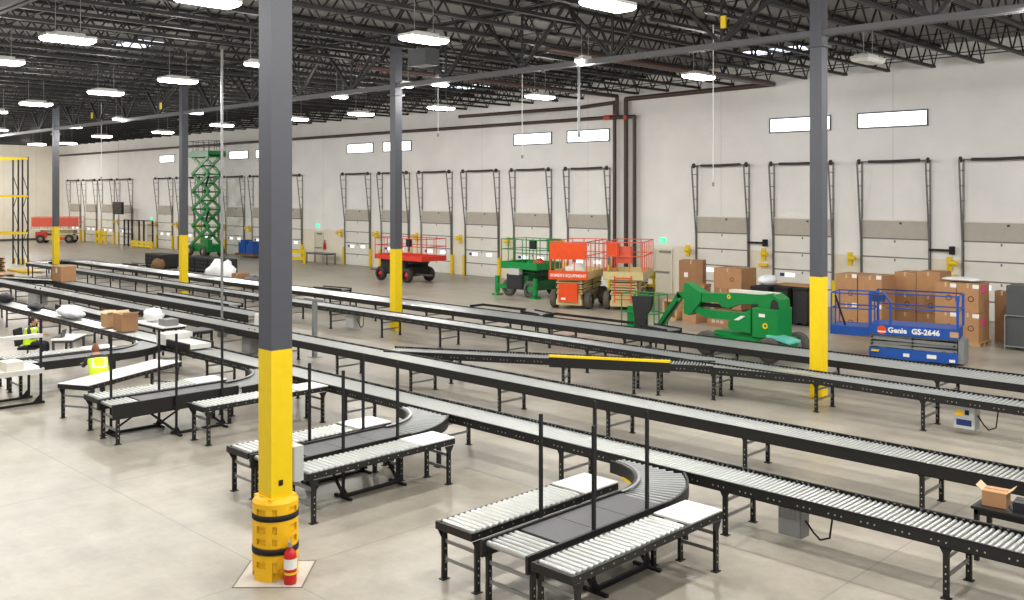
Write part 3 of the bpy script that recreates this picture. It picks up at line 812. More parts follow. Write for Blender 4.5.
cabinet('grey electrical box hanging under the nearest line at lower right', (-6.66, 12.5, .14), (.36, .22, .4), 0, 'grey', on_stand=.5)
cabinet('pale box with a yellow warning label hanging under the third line at right', (-7.15, 20.75, .12), (.42, .3, .5), 0, 'lightgrey', warn=True)
cabinet('small grey box hanging under the third line left of the second column', (-28.6, 20.8, .1), (.5, .3, .52), 0, 'lightgrey')
cabinet('grey control cabinet under the second line, behind the blue sheet on the floor', (-26.6, 15.5, .05), (.5, .4, .6), 0, 'grey', cable=False)
cabinet('grey cabinet at the left picture edge under the second line', (-44.6, 15.4, .05), (.9, .5, .66), 0, 'lightgrey', cable=False)
cabinet('white cabinet at the right end of the dark deep-sided conveyor', (-28.9, 17.4, .02), (.55, .6, .85), 0, 'white', cable=False, on_stand=.86)
o = soft('blue_sheet', 'small blue sheet lying on the floor between the first two lines', 'sheet', (-27.6, 14.9, 0), (.9, .5, .06), 'bluecloth', 6)
# grey conduit drop and grey stand
t = thing('conduit_drop', 'tall grey conduit from the roof to a green base, left of the front column', 'conduit', (-33.3, 16.4, 0))
t.location = (-30.3, 16.5, 0)
MB().tube((0, 0, .02), (0, 0, ZJB), .045, 10).build('pipe', 'zinc', t); MB().box(-.14, .14, -.1, .1, .02, .5).build('base_box', 'grey', t)
t = thing('pipe_stand', 'grey square pipe stand between the second and third lines, right of the front column', 'stand', (-24.65, 16.5, 0))
MB().box(-.06, .06, -.06, .06, .02, 1.75).build('post', 'zinc', t); MB().box(-.5, .5, -.05, .05, 1.7, 1.78).build('arm', 'zinc', t); MB().box(-.16, .16, -.16, .16, 0, .02).build('base_plate', 'zinc', t)
# bench at the right edge with carton and books
bench('low dark bench between the first two lines at the right picture edge', (-3.6, 13.95), (2.1, .62, .74), .0, 'black', 'black', name='side_bench')
crate_box('small open carton on the low dark bench at the right picture edge', (-4.42, 13.95, .74), (.3, .28, .2), .1, key='cardboard', open_=True, tape=False)
crate_box('flat black box with white top beside the open carton on the dark bench', (-4.0, 13.95, .74), (.36, .3, .13), .1, key='plasticblack', tape=False, name='flat_box')
tag(MB().box(-3.72, -3.4, 13.72, 14.0, .74, .78).build('paper_stack', 'paper'), 'white papers on the low dark bench at the right picture edge', 'paper')
# loose guards and cables along the far line
for x, y, l, lab in ((-24.6, 24.6, 2.2, 'left'), (-20.3, 24.5, 3.3, 'right')):
    tag(MB().box(-l/2, l/2, -.03, .03, 0, .08).obox((-l/2, -.3, .04), (.06, .7, .08)).build('loose_rail', 'blackmatte'), lab+' loose black rail lying behind the far conveyor near the second column', 'rail').location = (x, y, .8)
def skate_stub(label, x, y, rz, l=1.0):
    t = thing('side_chute', label, 'chute', (x, y, 0), rz, 'black side chutes behind the far line')
    for v in (-.3, .3): MB().box(0, l, v-.02, v+.02, .62, .78).build('side_rail', 'blackmatte', t)
    for i in range(int(l/.12)): MB().tube((.06+i*.12, -.28, .72), (.06+i*.12, .28, .72), .02, 8).build('roller', 'zinc', t)
    for v in (-.3, .3):
        for u in (.05, l-.1): MB().box(u, u+.05, v-.02, v+.02, 0, .62).build('leg', 'blackmatte', t)
skate_stub('black side chute behind the far line, just right of the front column', -36.6, 24.7, .15, 1.8)
skate_stub('black side chute behind the far line, right of the second column', -22.6, 24.7, 2.9, 1.2)
skate_stub('black side chute behind the far line beside the boom lift wheels', -17.2, 24.7, 2.9, 1.3)
skate_stub('black side chute behind the far line at far left, near the black crates', -57, 24.8, .15, 1.6)
# ------------------------------------------------------------------ lifting machines
def wheel(t, x, y, r, w, hub='hubgrey', tyre='tyre', side=1):
    o = link('wheel', MB().lathe([(r*.55, -w/2), (r*.93, -w/2), (r, -w*.35), (r, w*.35), (r*.93, w/2), (r*.55, w/2)], n=24, axis='y').mesh('wheel', [tyre]), t, (x, y, r))
    MB().lathe([(.001, w*.3*side), (r*.3, w*.34*side), (r*.34, w*.2*side), (r*.56, w*.22*side), (r*.57, -w*.4*side), (.001, -w*.4*side)], n=20, axis='y').build('hub', hub, o)
    return o
def rails(t, x0, x1, y0, y1, z0, z1, key, name='guardrail', nx=4, ny=2, mid=.55, r=.022, gate=None):
    m = MB()
    for z in (z1, z0+(z1-z0)*mid):
        for a, b in (((x0, y0), (x1, y0)), ((x1, y0), (x1, y1)), ((x1, y1), (x0, y1)), ((x0, y1), (x0, y0))): m.tube((*a, z), (*b, z), r, 6)
    for i in range(nx+1):
        x = x0+(x1-x0)*i/nx
        for y in (y0, y1): m.tube((x, y, z0), (x, y, z1), r, 6)
    for i in range(1, ny):
        y = y0+(y1-y0)*i/ny
        for x in (x0, x1): m.tube((x, y, z0), (x, y, z1), r, 6)
    return m.build(name, key, t)
def stack(t, L, W, z0, z1, n, key, pin='blackmatte', h=.8):
    m = MB(); st = (z1-z0)/n; hh = st*h
    for i in range(n):
        z = z0+(i+.5)*st; tl = st*.18*(1 if i % 2 else -1)
        for s in (-1, 1):
            y = s*(W/2-.04-(.05 if i % 2 else 0)); m.bar((-L/2, y, z-tl), (L/2, y, z+tl), .045, hh)
        for x in (-L/2+.06, L/2-.06): m.bar((x, -W/2+.05, z), (x, W/2-.05, z), hh*.8)
    for i in range(n+1):
        z = z0+i*st
        for x in (-L/2+.06, 0, L/2-.06): m.tube((x, -W/2-.02, z), (x, W/2+.02, z), .03, 8, 1)
    return m.build('scissor_stack', [key, pin], t)

# blue scissor lift with the extension deck run out to the left
t = thing('scissor_lift', 'blue slab scissor lift with grey folded arms, right of the yellow column', 'scissor lift', (-11.42, 28.9, 0), math.radians(12))
L, W = 2.45, 1.15
MB().box(-L/2, L/2, -W/2, W/2, .06, .36).box(-L/2+.1, L/2-.1, -W/2-.005, W/2+.005, .12, .3).build('chassis', 'blue', t)
for x in (-.85, .85):
    for y in (-1, 1): wheel(t, x, y*(W/2-.1), .2, .12, 'hubgrey', 'tyregrey', y)
stack(t, L-.05, W-.06, .36, .78, 4, 'grey')
MB().box(-L/2, L/2, -W/2-.01, W/2+.01, .76, 1.06).build('platform', 'blue', t)
MB().box(-L/2-1.13, L/2-1.2, -W/2+.06, W/2-.06, .82, .92).box(-L/2-1.15, -L/2, -W/2+.05, -W/2+.08, .66, .93).box(-L/2-1.15, -L/2-1.12, -W/2+.05, W/2-.05, .66, .93).box(-L/2-1.15, -L/2, W/2-.08, W/2-.05, .66, .93).build('extension_deck', 'blue', t)
rails(t, -L/2-1.12, -L/2+.05, -W/2+.06, W/2-.06, .92, 1.93, 'blue', 'extension_guardrail', 1, 2)
m = MB()
for z in (2.0, 1.57):
    for a, b in (((-L/2+.5, -W/2), (L/2, -W/2)), ((L/2, -W/2), (L/2, W/2)), ((L/2, W/2), (-L/2, W/2))): m.tube((*a, z), (*b, z), .022, 6)
for x in (-L/2+.03, L/2):
    for y in (-W/2, W/2): m.box(x-.035, x+.035, y-.025, y+.025, 1.06, 2.0)
m.tube((-L/2+.03, -W/2, 2.0), (-L/2+.42, -W/2, 2.0), .03, 6); m.tube((-L/2+.42, -W/2, 2.0), (-L/2+.62, -W/2, 1.75), .035, 6); m.tube((-L/2+.62, -W/2, 1.75), (-L/2+.62, -W/2, 1.06), .035, 6)
m.tube((-L/2+.03, W/2, 2.0), (L/2, W/2, 2.0), .022, 6)
m.box(L/2-.06, L/2+.05, -W/2-.03, -W/2+.04, 1.86, 2.0)
m.build('guardrail', 'blue', t)
MB().bar((-L/2-1.0, -W/2+.05, 1.85), (-L/2-.7, -W/2+.05, .95), .05).build('gate_strut', 'blackmatte', t)
MB().box(-L/2+.1, -L/2+.45, -W/2-.05, -W/2+.15, 1.74, 1.94).build('control_box', 'bluedark', t)
MB().box(L/2, L/2+.16, -W/2+.1, W/2-.1, .06, .74).build('ladder_end', 'grey', t)
y = -W/2-.016
for x0, x1, z0, z1 in ((-.25, -.08, .15, .25), (.4, .66, .16, .27), (1.0, 1.16, .1, .18)): MB().box(x0, x1, -W/2-.012, -W/2-.004, z0, z1).build('sticker', 'label', t)
MB().box(1.02, 1.25, y, y+.006, .82, .98).build('tag', 'cardboard3', t)
MB().lathe([(.13, y+.002), (.001, y+.002)], (-.85, 0, .9), 18, 0, 'y').box(-.97, -.73, y-.002, y+.002, .83, .87, 1).build('round_emblem', ['orange', 'label'], t)
link('lettering', text_mesh('Genie', .22, 'white', .003, .008), t, (-.68, -W/2-.014, .84), (PI/2, 0, 0))
link('lettering', text_mesh('GS-2646', .22, 'white', .003, .009), t, (-.02, -W/2-.014, .84), (PI/2, 0, 0))
MB().box(-L/2+.1, -L/2+.3, -W/2-.13, -W/2-.01, .26, .3).build('yellow_tag', 'yellow', t)

# red lift on black wheels
def rough_lift(label, loc, rz, L, W, base, plat, arms, hub, tyre, z=(.42, .95, 1.2, 1.42, 2.45), wr=.36, railk=None, name='scissor_lift', nstack=5, panel=None, text=None, ext=0, grp=None):
    t = thing(name, label, 'scissor lift', loc, rz, grp)
    MB().box(-L/2+.15, L/2-.15, -W/2+.25, W/2-.25, z[0]-.12, z[1]-.25).box(-L/2+.5, L/2-.5, -W/2+.05, W/2-.05, z[0]-.02, z[1]-.02).build('chassis', base, t)
    for x in (-1, 1):
        MB().tube((x*(L/2-.38), -W/2+.1, wr), (x*(L/2-.38), W/2-.1, wr), .07, 8).build('axle', 'blackmatte', t)
        for y in (-1, 1): wheel(t, x*(L/2-.38), y*(W/2-.1), wr, .26, hub, tyre, y)
    stack(t, L-.3, W-.5, z[1]-.06, z[2], nstack, arms)
    MB().box(-L/2-.1, L/2+.1+ext, -W/2, W/2, z[2], z[2]+.06).box(-L/2-.1, L/2+.1+ext, -W/2-.01, -W/2+.02, z[2]-.02, z[3]).box(-L/2-.1, L/2+.1+ext, W/2-.02, W/2+.01, z[2]-.02, z[3]).box(-L/2-.11, -L/2-.08, -W/2, W/2, z[2]-.02, z[3]).box(L/2+.08+ext, L/2+.11+ext, -W/2, W/2, z[2]-.02, z[3]).build('platform', plat, t)
    rails(t, -L/2-.08, L/2+.08+ext, -W/2+.02, W/2-.02, z[3], z[4], railk or plat, 'guardrail', 5, 2)
    MB().box(L/2-.3, L/2+.02, -W/2-.05, -W/2+.12, z[4]-.42, z[4]-.02).build('control_box', 'blackmatte', t)
    return t
t = rough_lift('red scissor lift on black wheels with red hubs, half behind the second column', (-42.6, 34.6, 0), math.radians(0), 3.1, 1.8, 'blackmatte', 'liftred', 'greydark', 'hubred', 'tyre', z=(.5, 1.1, 1.25, 1.5, 2.45), wr=.4, ext=.9, nstack=3)
MB().box(-2.6, -1.1, -.5, -.3, .5, .56).build('outrigger', 'greydark', t); MB().box(1.1, 2.7, -.4, -.2, .42, .5).build('outrigger', 'greydark', t)
# green rough-terrain lift
t = rough_lift('green scissor lift with grey tyres, leftmost of three parked together', (-32.0, 33.9, 0), 0, 2.2, 1.8, 'greendark', 'green', 'greendark', 'hubgrey', 'tyregrey', z=(.45, 1.05, 1.35, 1.66, 2.75), wr=.4, nstack=5)
MB().box(-.75, .3, -.95, -.55, .35, 1.08).box(-.68, .22, -.97, -.93, .4, 1.02).build('engine_cover', 'plasticblack', t)
MB().box(-.6, .1, -.98, -.7, 1.05, 1.35).build('tank', 'lightgrey', t)
for x in (-1.35, 1.2): MB().tube((x, -1.0, .12), (x, -1.0, .95), .12, 10).box(x-.2, x+.2, -1.2, -.8, 0, .08).bar((x, -1.0, .45), (0, -.6, .45), .16, .2).build('outrigger', 'green', t)
MB().box(.3, 1.1, .85, .89, 2.1, 2.72).build('rail_panel', 'green', t)
soft('red_cloth', 'red bundle lying on the platform of the green lift with grey tyres', 'bundle', (-31.3, 33.7, 1.42), (.7, .5, .4), 'liftred', 9)
# orange and beige lift seen end on (its length runs front to back)
def end_lift(label, loc, rz, orange_panel, ladder):
    t = thing('scissor_lift', label, 'scissor lift', loc, rz); L, W = 3.0, 1.75
    MB().box(-L/2, L/2, -W/2+.35, W/2-.35, .22, .62).box(-L/2-.02, -L/2+.3, -W/2+.3, W/2-.3, .18, .42).build('chassis', 'beige', t)
    for x in (-1, 1):
        MB().tube((x*(L/2-.45), -W/2+.1, .38), (x*(L/2-.45), W/2-.1, .38), .07, 8).build('axle', 'blackmatte', t)
        for y in (-1, 1): wheel(t, x*(L/2-.45), y*(W/2-.1), .4, .26, 'hubgrey', 'tyregrey', y)
    stack(t, L-.1, W-.55, .62, 1.3, 6, 'beige')
    MB().box(-L/2-.1, L/2+.1, -W/2+.05, W/2-.05, 1.3, 1.36).box(-L/2-.1, L/2+.1, -W/2+.03, -W/2+.06, 1.28, 1.62).box(-L/2-.1, L/2+.1, W/2-.06, W/2-.03, 1.28, 1.62).box(L/2+.07, L/2+.1, -W/2+.05, W/2-.05, 1.28, 1.62).build('platform', 'beige', t)
    rails(t, -L/2-.08, L/2+.08, -W/2+.06, W/2-.06, 1.6, 2.9, 'coral', 'guardrail', 5, 3)
    e = -L/2-.12
    if orange_panel:
        MB().box(e-.02, e+.02, -W/2, W/2, 1.28, 1.66).build('toe_board', 'orange', t)
        MB().box(e-.015, e+.015, -W/2+.05, W/2-.05, 2.15, 2.86).build('end_panel', 'orange', t)
        MB().box(e-.04, e+.16, -.42, .42, .32, 1.12).box(e-.05, e-.04, .1, .3, .42, .5, 1).build('battery_cover', ['orange', 'label'], t)
        me = text_mesh("SOMER'S EQUIPMENT", .17, 'white', .003, .004)
        link('lettering', me, t, (e-.024, .8, 1.4), (PI/2, 0, -PI/2))
    else:
        MB().box(e-.02, e+.02, -W/2+.02, W/2-.02, 1.32, 1.66).build('toe_board', 'beige', t)
        m = MB()
        for y in (-.35, .35): m.tube((e-.06, y, .35), (e-.06, y, 1.5), .025, 6)
        for z in (.5, .8, 1.1, 1.4): m.tube((e-.06, -.35, z), (e-.06, .35, z), .025, 6)
        m.build('ladder', 'orange', t)
        MB().box(e+.3, e+.8, -.3, .3, 2.0, 2.7).build('control_box', 'coral', t)
        MB().box(e+.1, e+.5, .2, .7, 2.3, 2.85).build('rail_panel', 'orange', t)
    return t
end_lift('orange and beige scissor lift with an orange end panel, middle of three parked together', (-27.6, 32.35, 0), math.radians(113), True, False)
soft('cable_bundle', 'pale heap of cable on the orange-panelled lift platform', 'cable', (-27.5, 32.0, 1.36), (1.1, .8, .5), 'offwhite', 12)
end_lift('beige scissor lift with red guardrail and ladder, right of the orange-panelled lift', (-25.7, 33.5, 0), math.radians(118), False, True)
# yellow barrier between them
t = thing('safety_barrier', 'yellow metal barrier seen between the orange-panelled and the beige lift', 'barrier', (-26.6, 35.4, 0), 0, 'yellow barriers')
MB().box(-.9, .9, -.04, .04, 1.1, 1.45).box(-.9, .9, -.04, .04, .55, .85).build('rail', 'yellow', t)
for x in (-.85, 0, .85): MB().box(x-.05, x+.05, -.06, .02, 0, 1.45).build('post', 'yellow', t)

# tall raised green lift by the wall
t = thing('scissor_lift', 'green scissor lift raised high to the roof beside the back wall at left', 'scissor lift', (-70.4, 37.0, 0))
MB().box(-1.7, 1.3, -.55, .55, .35, .95).build('chassis', 'green', t); MB().box(.35, 1.5, -.7, -.3, .4, 1.35).build('engine_cover', 'green', t)
for x in (-1.3, .9):
    for y in (-1, 1): wheel(t, x, y*.75, .42, .28, 'lightgrey', 'tyregrey', y)
z0, n = .95, 5; st = (7.85-z0)/n
for i in range(n):
    a, b = z0+i*st, z0+(i+1)*st; m = MB()
    for s in (-1, 1):
        y = s*.5; m.bar((-1.35, y-.05, a), (1.35, y-.05, b), .1, .24); m.bar((1.35, y+.05, a), (-1.35, y+.05, b), .1, .24)
    m.tube((-1.35, -.55, b), (-1.35, .55, b), .06, 8).tube((1.35, -.55, b), (1.35, .55, b), .06, 8).tube((0, -.55, (a+b)/2), (0, .55, (a+b)/2), .06, 8)
    m.build('scissor_arm', 'green', t)
    if i % 2: MB().tube((-.3, 0, a+.1), (.35, 0, b-.1), .08, 8).build('lift_cylinder', 'blackmatte', t)
MB().box(-1.75, 1.7, -.75, .75, 7.85, 8.0).box(-1.75, 1.7, -.76, -.72, 7.9, 8.3).box(-1.75, -1.71, -.75, .75, 7.9, 8.3).box(1.66, 1.7, -.75, .75, 7.9, 8.3).build('platform', 'green', t)
rails(t, -1.7, 1.65, -.7, .7, 8.2, 9.1, 'greydark', 'guardrail', 4, 2)
for x, k, sx in ((-1.0, 'plasticblack', .4), (-.1, 'grey', .5), (.7, 'plasticblack', .6)):
    pass

# far red and beige lift by the left wall
t = thing('scissor_lift', 'faded red and beige scissor lift far off behind the farthest column', 'scissor lift', (-99.6, 36.4, 0), math.radians(52))
MB().box(-1.9, 1.5, -.7, .7, .3, .75, 0).box(-.2, .9, -.72, -.68, .3, .6, 1).build('chassis', ['beige', 'orange'], t)
MB().box(-2.0, -.9, -.75, .75, .55, 1.1).build('engine_cover', 'liftred', t)
for x in (-1.5, 1.2):
    for y in (-1, 1): wheel(t, x, y*.75, .42, .25, 'hubgrey', 'tyre', y)
stack(t, 3.2, 1.2, .95, 1.35, 3, 'beige')
MB().box(-2.4, 2.2, -.8, .8, 1.3, 1.4).build('platform', 'offwhite', t)
rails(t, -2.35, 2.15, -.78, .78, 1.4, 2.6, 'coral', 'guardrail', 6, 2)
MB().box(-2.3, 2.1, -.82, -.79, 1.65, 2.55).build('banner', 'coral', t)

# green boom lift
t = thing('boom_lift', 'green articulated boom lift with its boom folded to the left', 'boom lift', (-15.15, 26.15, 0))
MB().box(-1.35, 1.05, -.55, .55, .34, .64).prism([(-1.35, .64), (1.0, .64), (.8, .72), (-1.2, .72)], -.4, .4, 'y').build('chassis', 'green', t)
MB().prism([(.75, .8), (1.5, .66), (1.5, .6), (.75, .74)], -.8, -.1, 'y').build('fender', 'teal', t)
for x, y in ((-1.25, -.85), (-1.25, .85), (.9, -.85), (.9, .85)): wheel(t, x, y, .37, .26, 'hubgrey', 'tyregrey', -1 if y < 0 else 1)
m = MB()
m.prism([(-.5, .78), (-.68, .92), (-.66, 1.05), (-.1, 1.38), (.12, 1.5), (.12, .76)], -.6, .6, 'y')
m.build('engine_hood', 'green', t)
m = MB()
def rprism(m, x0, x1, y0, y1, z0, z1, r, mi=0, k=5):
    poly = []
    for cx, cy, a0 in ((x1-r, y1-r, 0), (x0+r, y1-r, PI/2), (x0+r, y0+r, PI), (x1-r, y0+r, 1.5*PI)):
        for i in range(k+1):
            a = a0+PI/2*i/k; poly.append((cx+r*math.cos(a), cy+r*math.sin(a)))
    m.prism(poly, z0, z1, 'z', mi)
rprism(m, .08, .95, -.68, .62, .68, 1.52, .3)
m.build('counterweight', 'green', t)
MB().lathe([(.09, -.69), (.045, -.69)], (.66, 0, 1.05), 14, 0, 'y').build('round_sticker', 'yellow', t)
MB().box(.45, .65, -.69, -.683, 1.3, 1.4).build('sticker', 'label', t)
MB().prism([(-.45, 1.12), (-.2, 1.27), (-.05, 1.27), (-.28, 1.12)], -.62, -.605, 'y').build('hood_sticker', 'label', t)
m = MB(); m.prism([(.2, 1.5), (.25, 1.9), (.65, 1.98), (.92, 1.8), (.95, 1.48)], -.3, .3, 'y', 0).prism([(.6, 1.5), (.64, 1.74), (.74, 1.82), (.86, 1.74), (.9, 1.5)], -.31, -.3, 'y', 1)
m.build('boom_pivot', ['green', 'plasticblack'], t)
MB().prism([(-2.3, 1.7), (-1.95, 1.8), (.4, 1.92), (.7, 1.8), (.5, 1.64), (-.55, 1.56), (-.9, 1.4), (-1.15, 1.42), (-1.3, 1.55), (-2.1, 1.5)], -.16, .16, 'y').build('upper_boom', 'green', t)
MB().box(-.9, .7, -.15, .15, 1.9, 1.985).build('boom_cover', 'offwhite', t)
MB().prism([(-2.15, 1.38), (-1.75, 1.28), (.1, 1.3), (.1, 1.05), (-1.7, 1.02), (-2.3, 1.22)], -.14, .14, 'y').build('lower_boom', 'green', t)
MB().prism([(-2.55, 2.05), (-2.45, 2.1), (-1.9, 1.82), (-1.9, 1.55), (-2.35, 1.05), (-2.55, 1.1)], -.2, .2, 'y').build('elbow_plate', 'green', t)
MB().tube((-2.0, 0, 1.42), (-.9, 0, 1.42), .06, 10).build('lift_cylinder', 'blackmatte', t)
MB().lathe([(.07, -.162), (.03, -.162)], (-.9, 0, 1.76), 12, 0, 'y').build('round_sticker', 'yellow', t)
MB().bar((-2.4, 0, 1.72), (-2.9, 0, 1.66), .16, .2).bar((-2.8, 0, 1.68), (-3.65, 0, .52), .16, .22).build('jib', 'green', t)
MB().bar((-2.85, -.1, 1.45), (-3.5, -.1, .62), .05, .06).build('jib_cylinder', 'blackmatte', t)
m = MB(); bx0, bx1 = -5.05, -3.6
m.box(bx0, bx1, -.4, .4, .42, .48)
for z in (.98, 1.6):
    for a, b in (((bx0+.1, -.38), (bx1, -.38)), ((bx1, -.38), (bx1, .38)), ((bx1, .38), (bx0+.1, .38)), ((bx0+.1, .38), (bx0+.1, -.38))): m.tube((*a, z), (*b, z), .02, 6)
for x in (bx0+.1, (bx0+bx1)/2-.1, bx1-.35, bx1):
    for y in (-.38, .38): m.tube((x, y, .45), (x, y, 1.6), .02, 6)
m.box(bx0+.2, bx0+.55, -.2, .2, .48, 1.15)
m.build('basket', 'green', t)
MB().prism([(-4.5, 1.52), (-3.68, 1.58), (-3.72, 1.2), (-3.95, .9), (-3.9, .5), (-4.35, .5), (-4.4, .9)], -.42, -.3, 'y').build('control_cover', 'plasticblack', t)
# blue floor scrubbers by the back wall
t = thing('floor_machine', 'pair-look blue floor machine by the back wall right of the raised green lift', 'floor machine', (-66.6, 38.6, 0))
t['label'] = 'blue floor machine by the back wall right of the raised green lift'
MB().box(-1.5, 1.3, -.4, .4, .12, .3).build('base', 'wooddark', t); MB().box(-1.0, .0, -.38, .38, .3, 1.15).box(-.8, -.2, -.3, .3, 1.15, 1.35).build('body', 'blue', t); MB().box(.1, 1.1, -.38, .38, .3, 1.05).box(.3, .9, -.3, .3, 1.05, 1.25).build('tank', 'blue', t)

# ------------------------------------------------------------------ cartons and bins by the dock doors
G = 'cartons behind the blue lift'
pr = lambda w, h: ((w*.2, h*.32, .09),)
def pallet(label, x, y, w, d, key='wood', grp=None, z=0):
    t = thing('pallet', label, 'pallet', (x, y, z), 0, grp)
    m = MB()
    for i in range(6): m.box(-w/2+i*w/6+.01, -w/2+(i+1)*w/6-.01, -d/2, d/2, .1, .125)
    m.build('deck', key, t)
    for s in (-1, 0, 1): MB().box(-w/2, w/2, s*(d/2-.05)-.05, s*(d/2-.05)+.05, 0, .1).build('runner', key, t)
    return t
PZ = .125
pallet('wooden pallet under the left cartons behind the blue lift', -14.75, 32.8, 1.75, 1.2, 'wooddark')
pallet('wooden pallet under the centre cartons behind the blue lift', -13.32, 34.3, 1.65, 1.1, 'wooddark')
pallet('wooden pallet under the right cartons beside the blue lift', -11.6, 33.2, 1.5, 1.05, 'wood')
rows = [(-15.17, 32.8, .78, 'left'), (-14.32, 32.8, .84, 'second')]
for x, y, w_, nm in rows:
    for k in range(2):
        crate_box('brown carton, %s of the %s stack behind the blue lift' % ('top' if k else 'bottom', {'left': 'leftmost', 'second': 'second'}[nm]), (x, y, PZ+k*1.01), (w_, 1.1, 1.0), 0, group=G, prints=pr(w_, 1.05), lab=(w_*.38, .95, .18, .14))
for x, w_, nm, hs in ((-13.72, .75, 'third', (.66, .66, .74)), (-12.92, .8, 'fourth', (.66, .66, .8))):
    z = PZ
    for k, h in enumerate(hs):
        crate_box('brown carton, %s of the %s stack behind the blue lift' % (('bottom', 'middle', 'top')[k], nm), (x, 34.3, z), (w_, 1.05, h), 0, key='cardboard2' if k == 1 else 'cardboard', group=G, prints=((w_*.1, .3, .09),) if k == 1 else ()); z += h+.005
for x, w_, nm in ((-11.94, .68, 'left'), (-11.24, .68, 'right')):
    for k in range(2):
        crate_box('brown carton, %s of the %s front stack beside the blue lift end' % ('top' if k else 'bottom', nm), (x, 33.2, PZ+k*.96), (w_, 1.0, .95), 0, key='cardboard', group=G, prints=((.1, .45, .1),), lab=(.25, .86, .2, .13))
        if nm == 'right': MB().box(.342, .354, -.2, .1, .62-.1*(1-k), .86-.1*(1-k)).build('pink_tag', 'pink', C.objects[-1].parent or C.objects[-1])
soft('plastic_wrap', 'white plastic sheet lying on top of the cartons beside the blue lift', 'plastic sheet', (-11.6, 33.2, PZ+1.93), (1.3, .8, .14), 'bag', 15)
crate_box('tall narrow brown carton between the right front stack and the dark crate', (-10.72, 34.6, 0), (.45, .45, 1.7), 0, key='cardboard2')
# black crate on a frame at the right edge
t = thing('folding_crate', 'big dark grey crate on a steel frame at the right picture edge', 'crate', (-9.1, 33.4, 0))
MB().box(-1.0, 1.2, -.6, .6, .12, 2.05).build('body', 'greydark', t)
m = MB()
for a, b in (((-1.03, -.64, .12), (1.2, -.64, .12)), ((-1.03, -.64, 1.1), (1.2, -.64, 1.1)), ((-1.03, -.64, 0), (-1.03, -.64, 1.1)), ((-1.03, .64, 0), (-1.03, .64, 2.0)), ((-1.03, -.64, .12), (-1.03, .64, .12))): m.tube(a, b, .025, 6)
m.build('frame', 'zinc', t)
# left carton group
def tall(label, loc, size, rz=0): return crate_box(label, loc, size, rz, 'cardboard2', prints=(), lab=(size[0]*.0, size[2]*.72, .22, .3))
crate_box('tall brown carton with a coloured sticker, standing by the door right of the exit sign', (-22.95, 34.3, 0), (1.0, .8, 2.15), .4, 'cardboard2', lab=(-.2, 1.55, .16, .2))
o = C.objects[-1]
G2 = 'cartons behind the green boom lift'
for k, (x, h, lab) in enumerate(((-21.15, .62, 'left'), (-20.51, .62, 'right'))):
    crate_box('brown carton, bottom %s of the square stack behind the boom lift' % lab, (x, 34.2, .3), (.62, 1.15, .8), 0, group=G2)
crate_box('wide brown carton on top of the square stack behind the boom lift', (-20.83, 34.2, 1.11), (1.28, 1.15, .84), 0, group=G2, prints=((.2, .4, .09),))
pallet('pallet under the square carton stack behind the boom lift', -20.83, 34.2, 1.3, 1.2)
tag(MB().box(-.62, .62, -.55, .55, 0, .17).build('pallet_block', 'wooddark'), 'dark wooden block between pallet and square carton stack', 'block').location = (-20.83, 34.2, .126)
crate_box('low brown carton between the tall carton and the square stack', (-21.95, 33.3, 0), (.62, .7, 1.15), 0, 'cardboard', group=G2)
crate_box('flat brown carton lying on the low carton left of the square stack', (-21.93, 33.3, 1.155), (.72, .6, .12), .1, 'cardboard2', group=G2, tape=False)
crate_box('small plain carton on the floor in front of the stacks, under the boom elbow', (-20.85, 31.3, 0), (.72, .6, .5), -.2, 'cardboard', group=G2)
c_ = crate_box('wide brown carton with white print on the floor under the lower boom', (-19.3, 31.0, 0), (1.15, .7, .58), -.15, 'cardboard2', group=G2, tape=False)
link('lettering', text_mesh('50 10 00', .16, 'white', .002), c_, (-.35, -.355, .16), (PI/2, 0, 0)); link('lettering', text_mesh('G', .16, 'white', .002), c_, (-.42, -.355, .36), (PI/2, 0, 0))
# A-frame wooden crate
t = thing('wooden_crate', 'small open wooden crate with slanted brace, left of the plain carton', 'crate', (-21.9, 31.5, 0), -.2)
m = MB()
for x in (-.35, .35): m.box(x-.05, x+.05, -.3, .3, 0, .75)
m.box(-.4, .4, -.3, .3, 0, .1).box(-.4, .4, -.3, .3, .7, .78).box(-.4, .4, .26, .3, 0, .75)
m.build('frame', 'wood', t); MB().bar((-.33, -.28, .1), (.1, -.28, .6), .05, .07).build('brace', 'wood', t); MB().box(-.05, .3, -.2, .2, .1, .45).build('filling', 'wooddark', t)
# black bins
for i, x in enumerate((-18.85, -18.1, -17.45)):
    t = thing('black_bin', 'dark plastic bulk bin, %s of the row behind the counterweight' % ('left', 'middle', 'right')[i], 'bin', (x+(-.0), 33.4+i*.25, 0), 0, 'dark bulk bins by the dock door')
    w_ = .72 if i == 0 else .55
    MB().box(-w_/2, w_/2, -.7, .7, .1, 1.38).build('body', 'plasticblack', t)
    MB().box(-w_/2-.02, w_/2+.02, -.72, .72, 1.3, 1.42).build('rim', 'blackmatte', t)
    for s in (-1, 1): MB().box(s*w_*.32-.08, s*w_*.32+.08, -.7, .7, 0, .1).build('skid', 'blackmatte', t)
soft('plastic_wrap', 'white plastic bundle on the dark bulk bin behind the counterweight', 'bundle', (-18.8, 33.2, 1.42), (.8, .6, .4), 'bag', 21)
tag(MB().box(-.9, .5, -.4, .4, 0, .06).build('cardboard_sheet', 'cardboard'), 'flat cardboard sheet on the dark bins behind the boom pivot', 'cardboard').location = (-17.75, 33.9, 1.43)

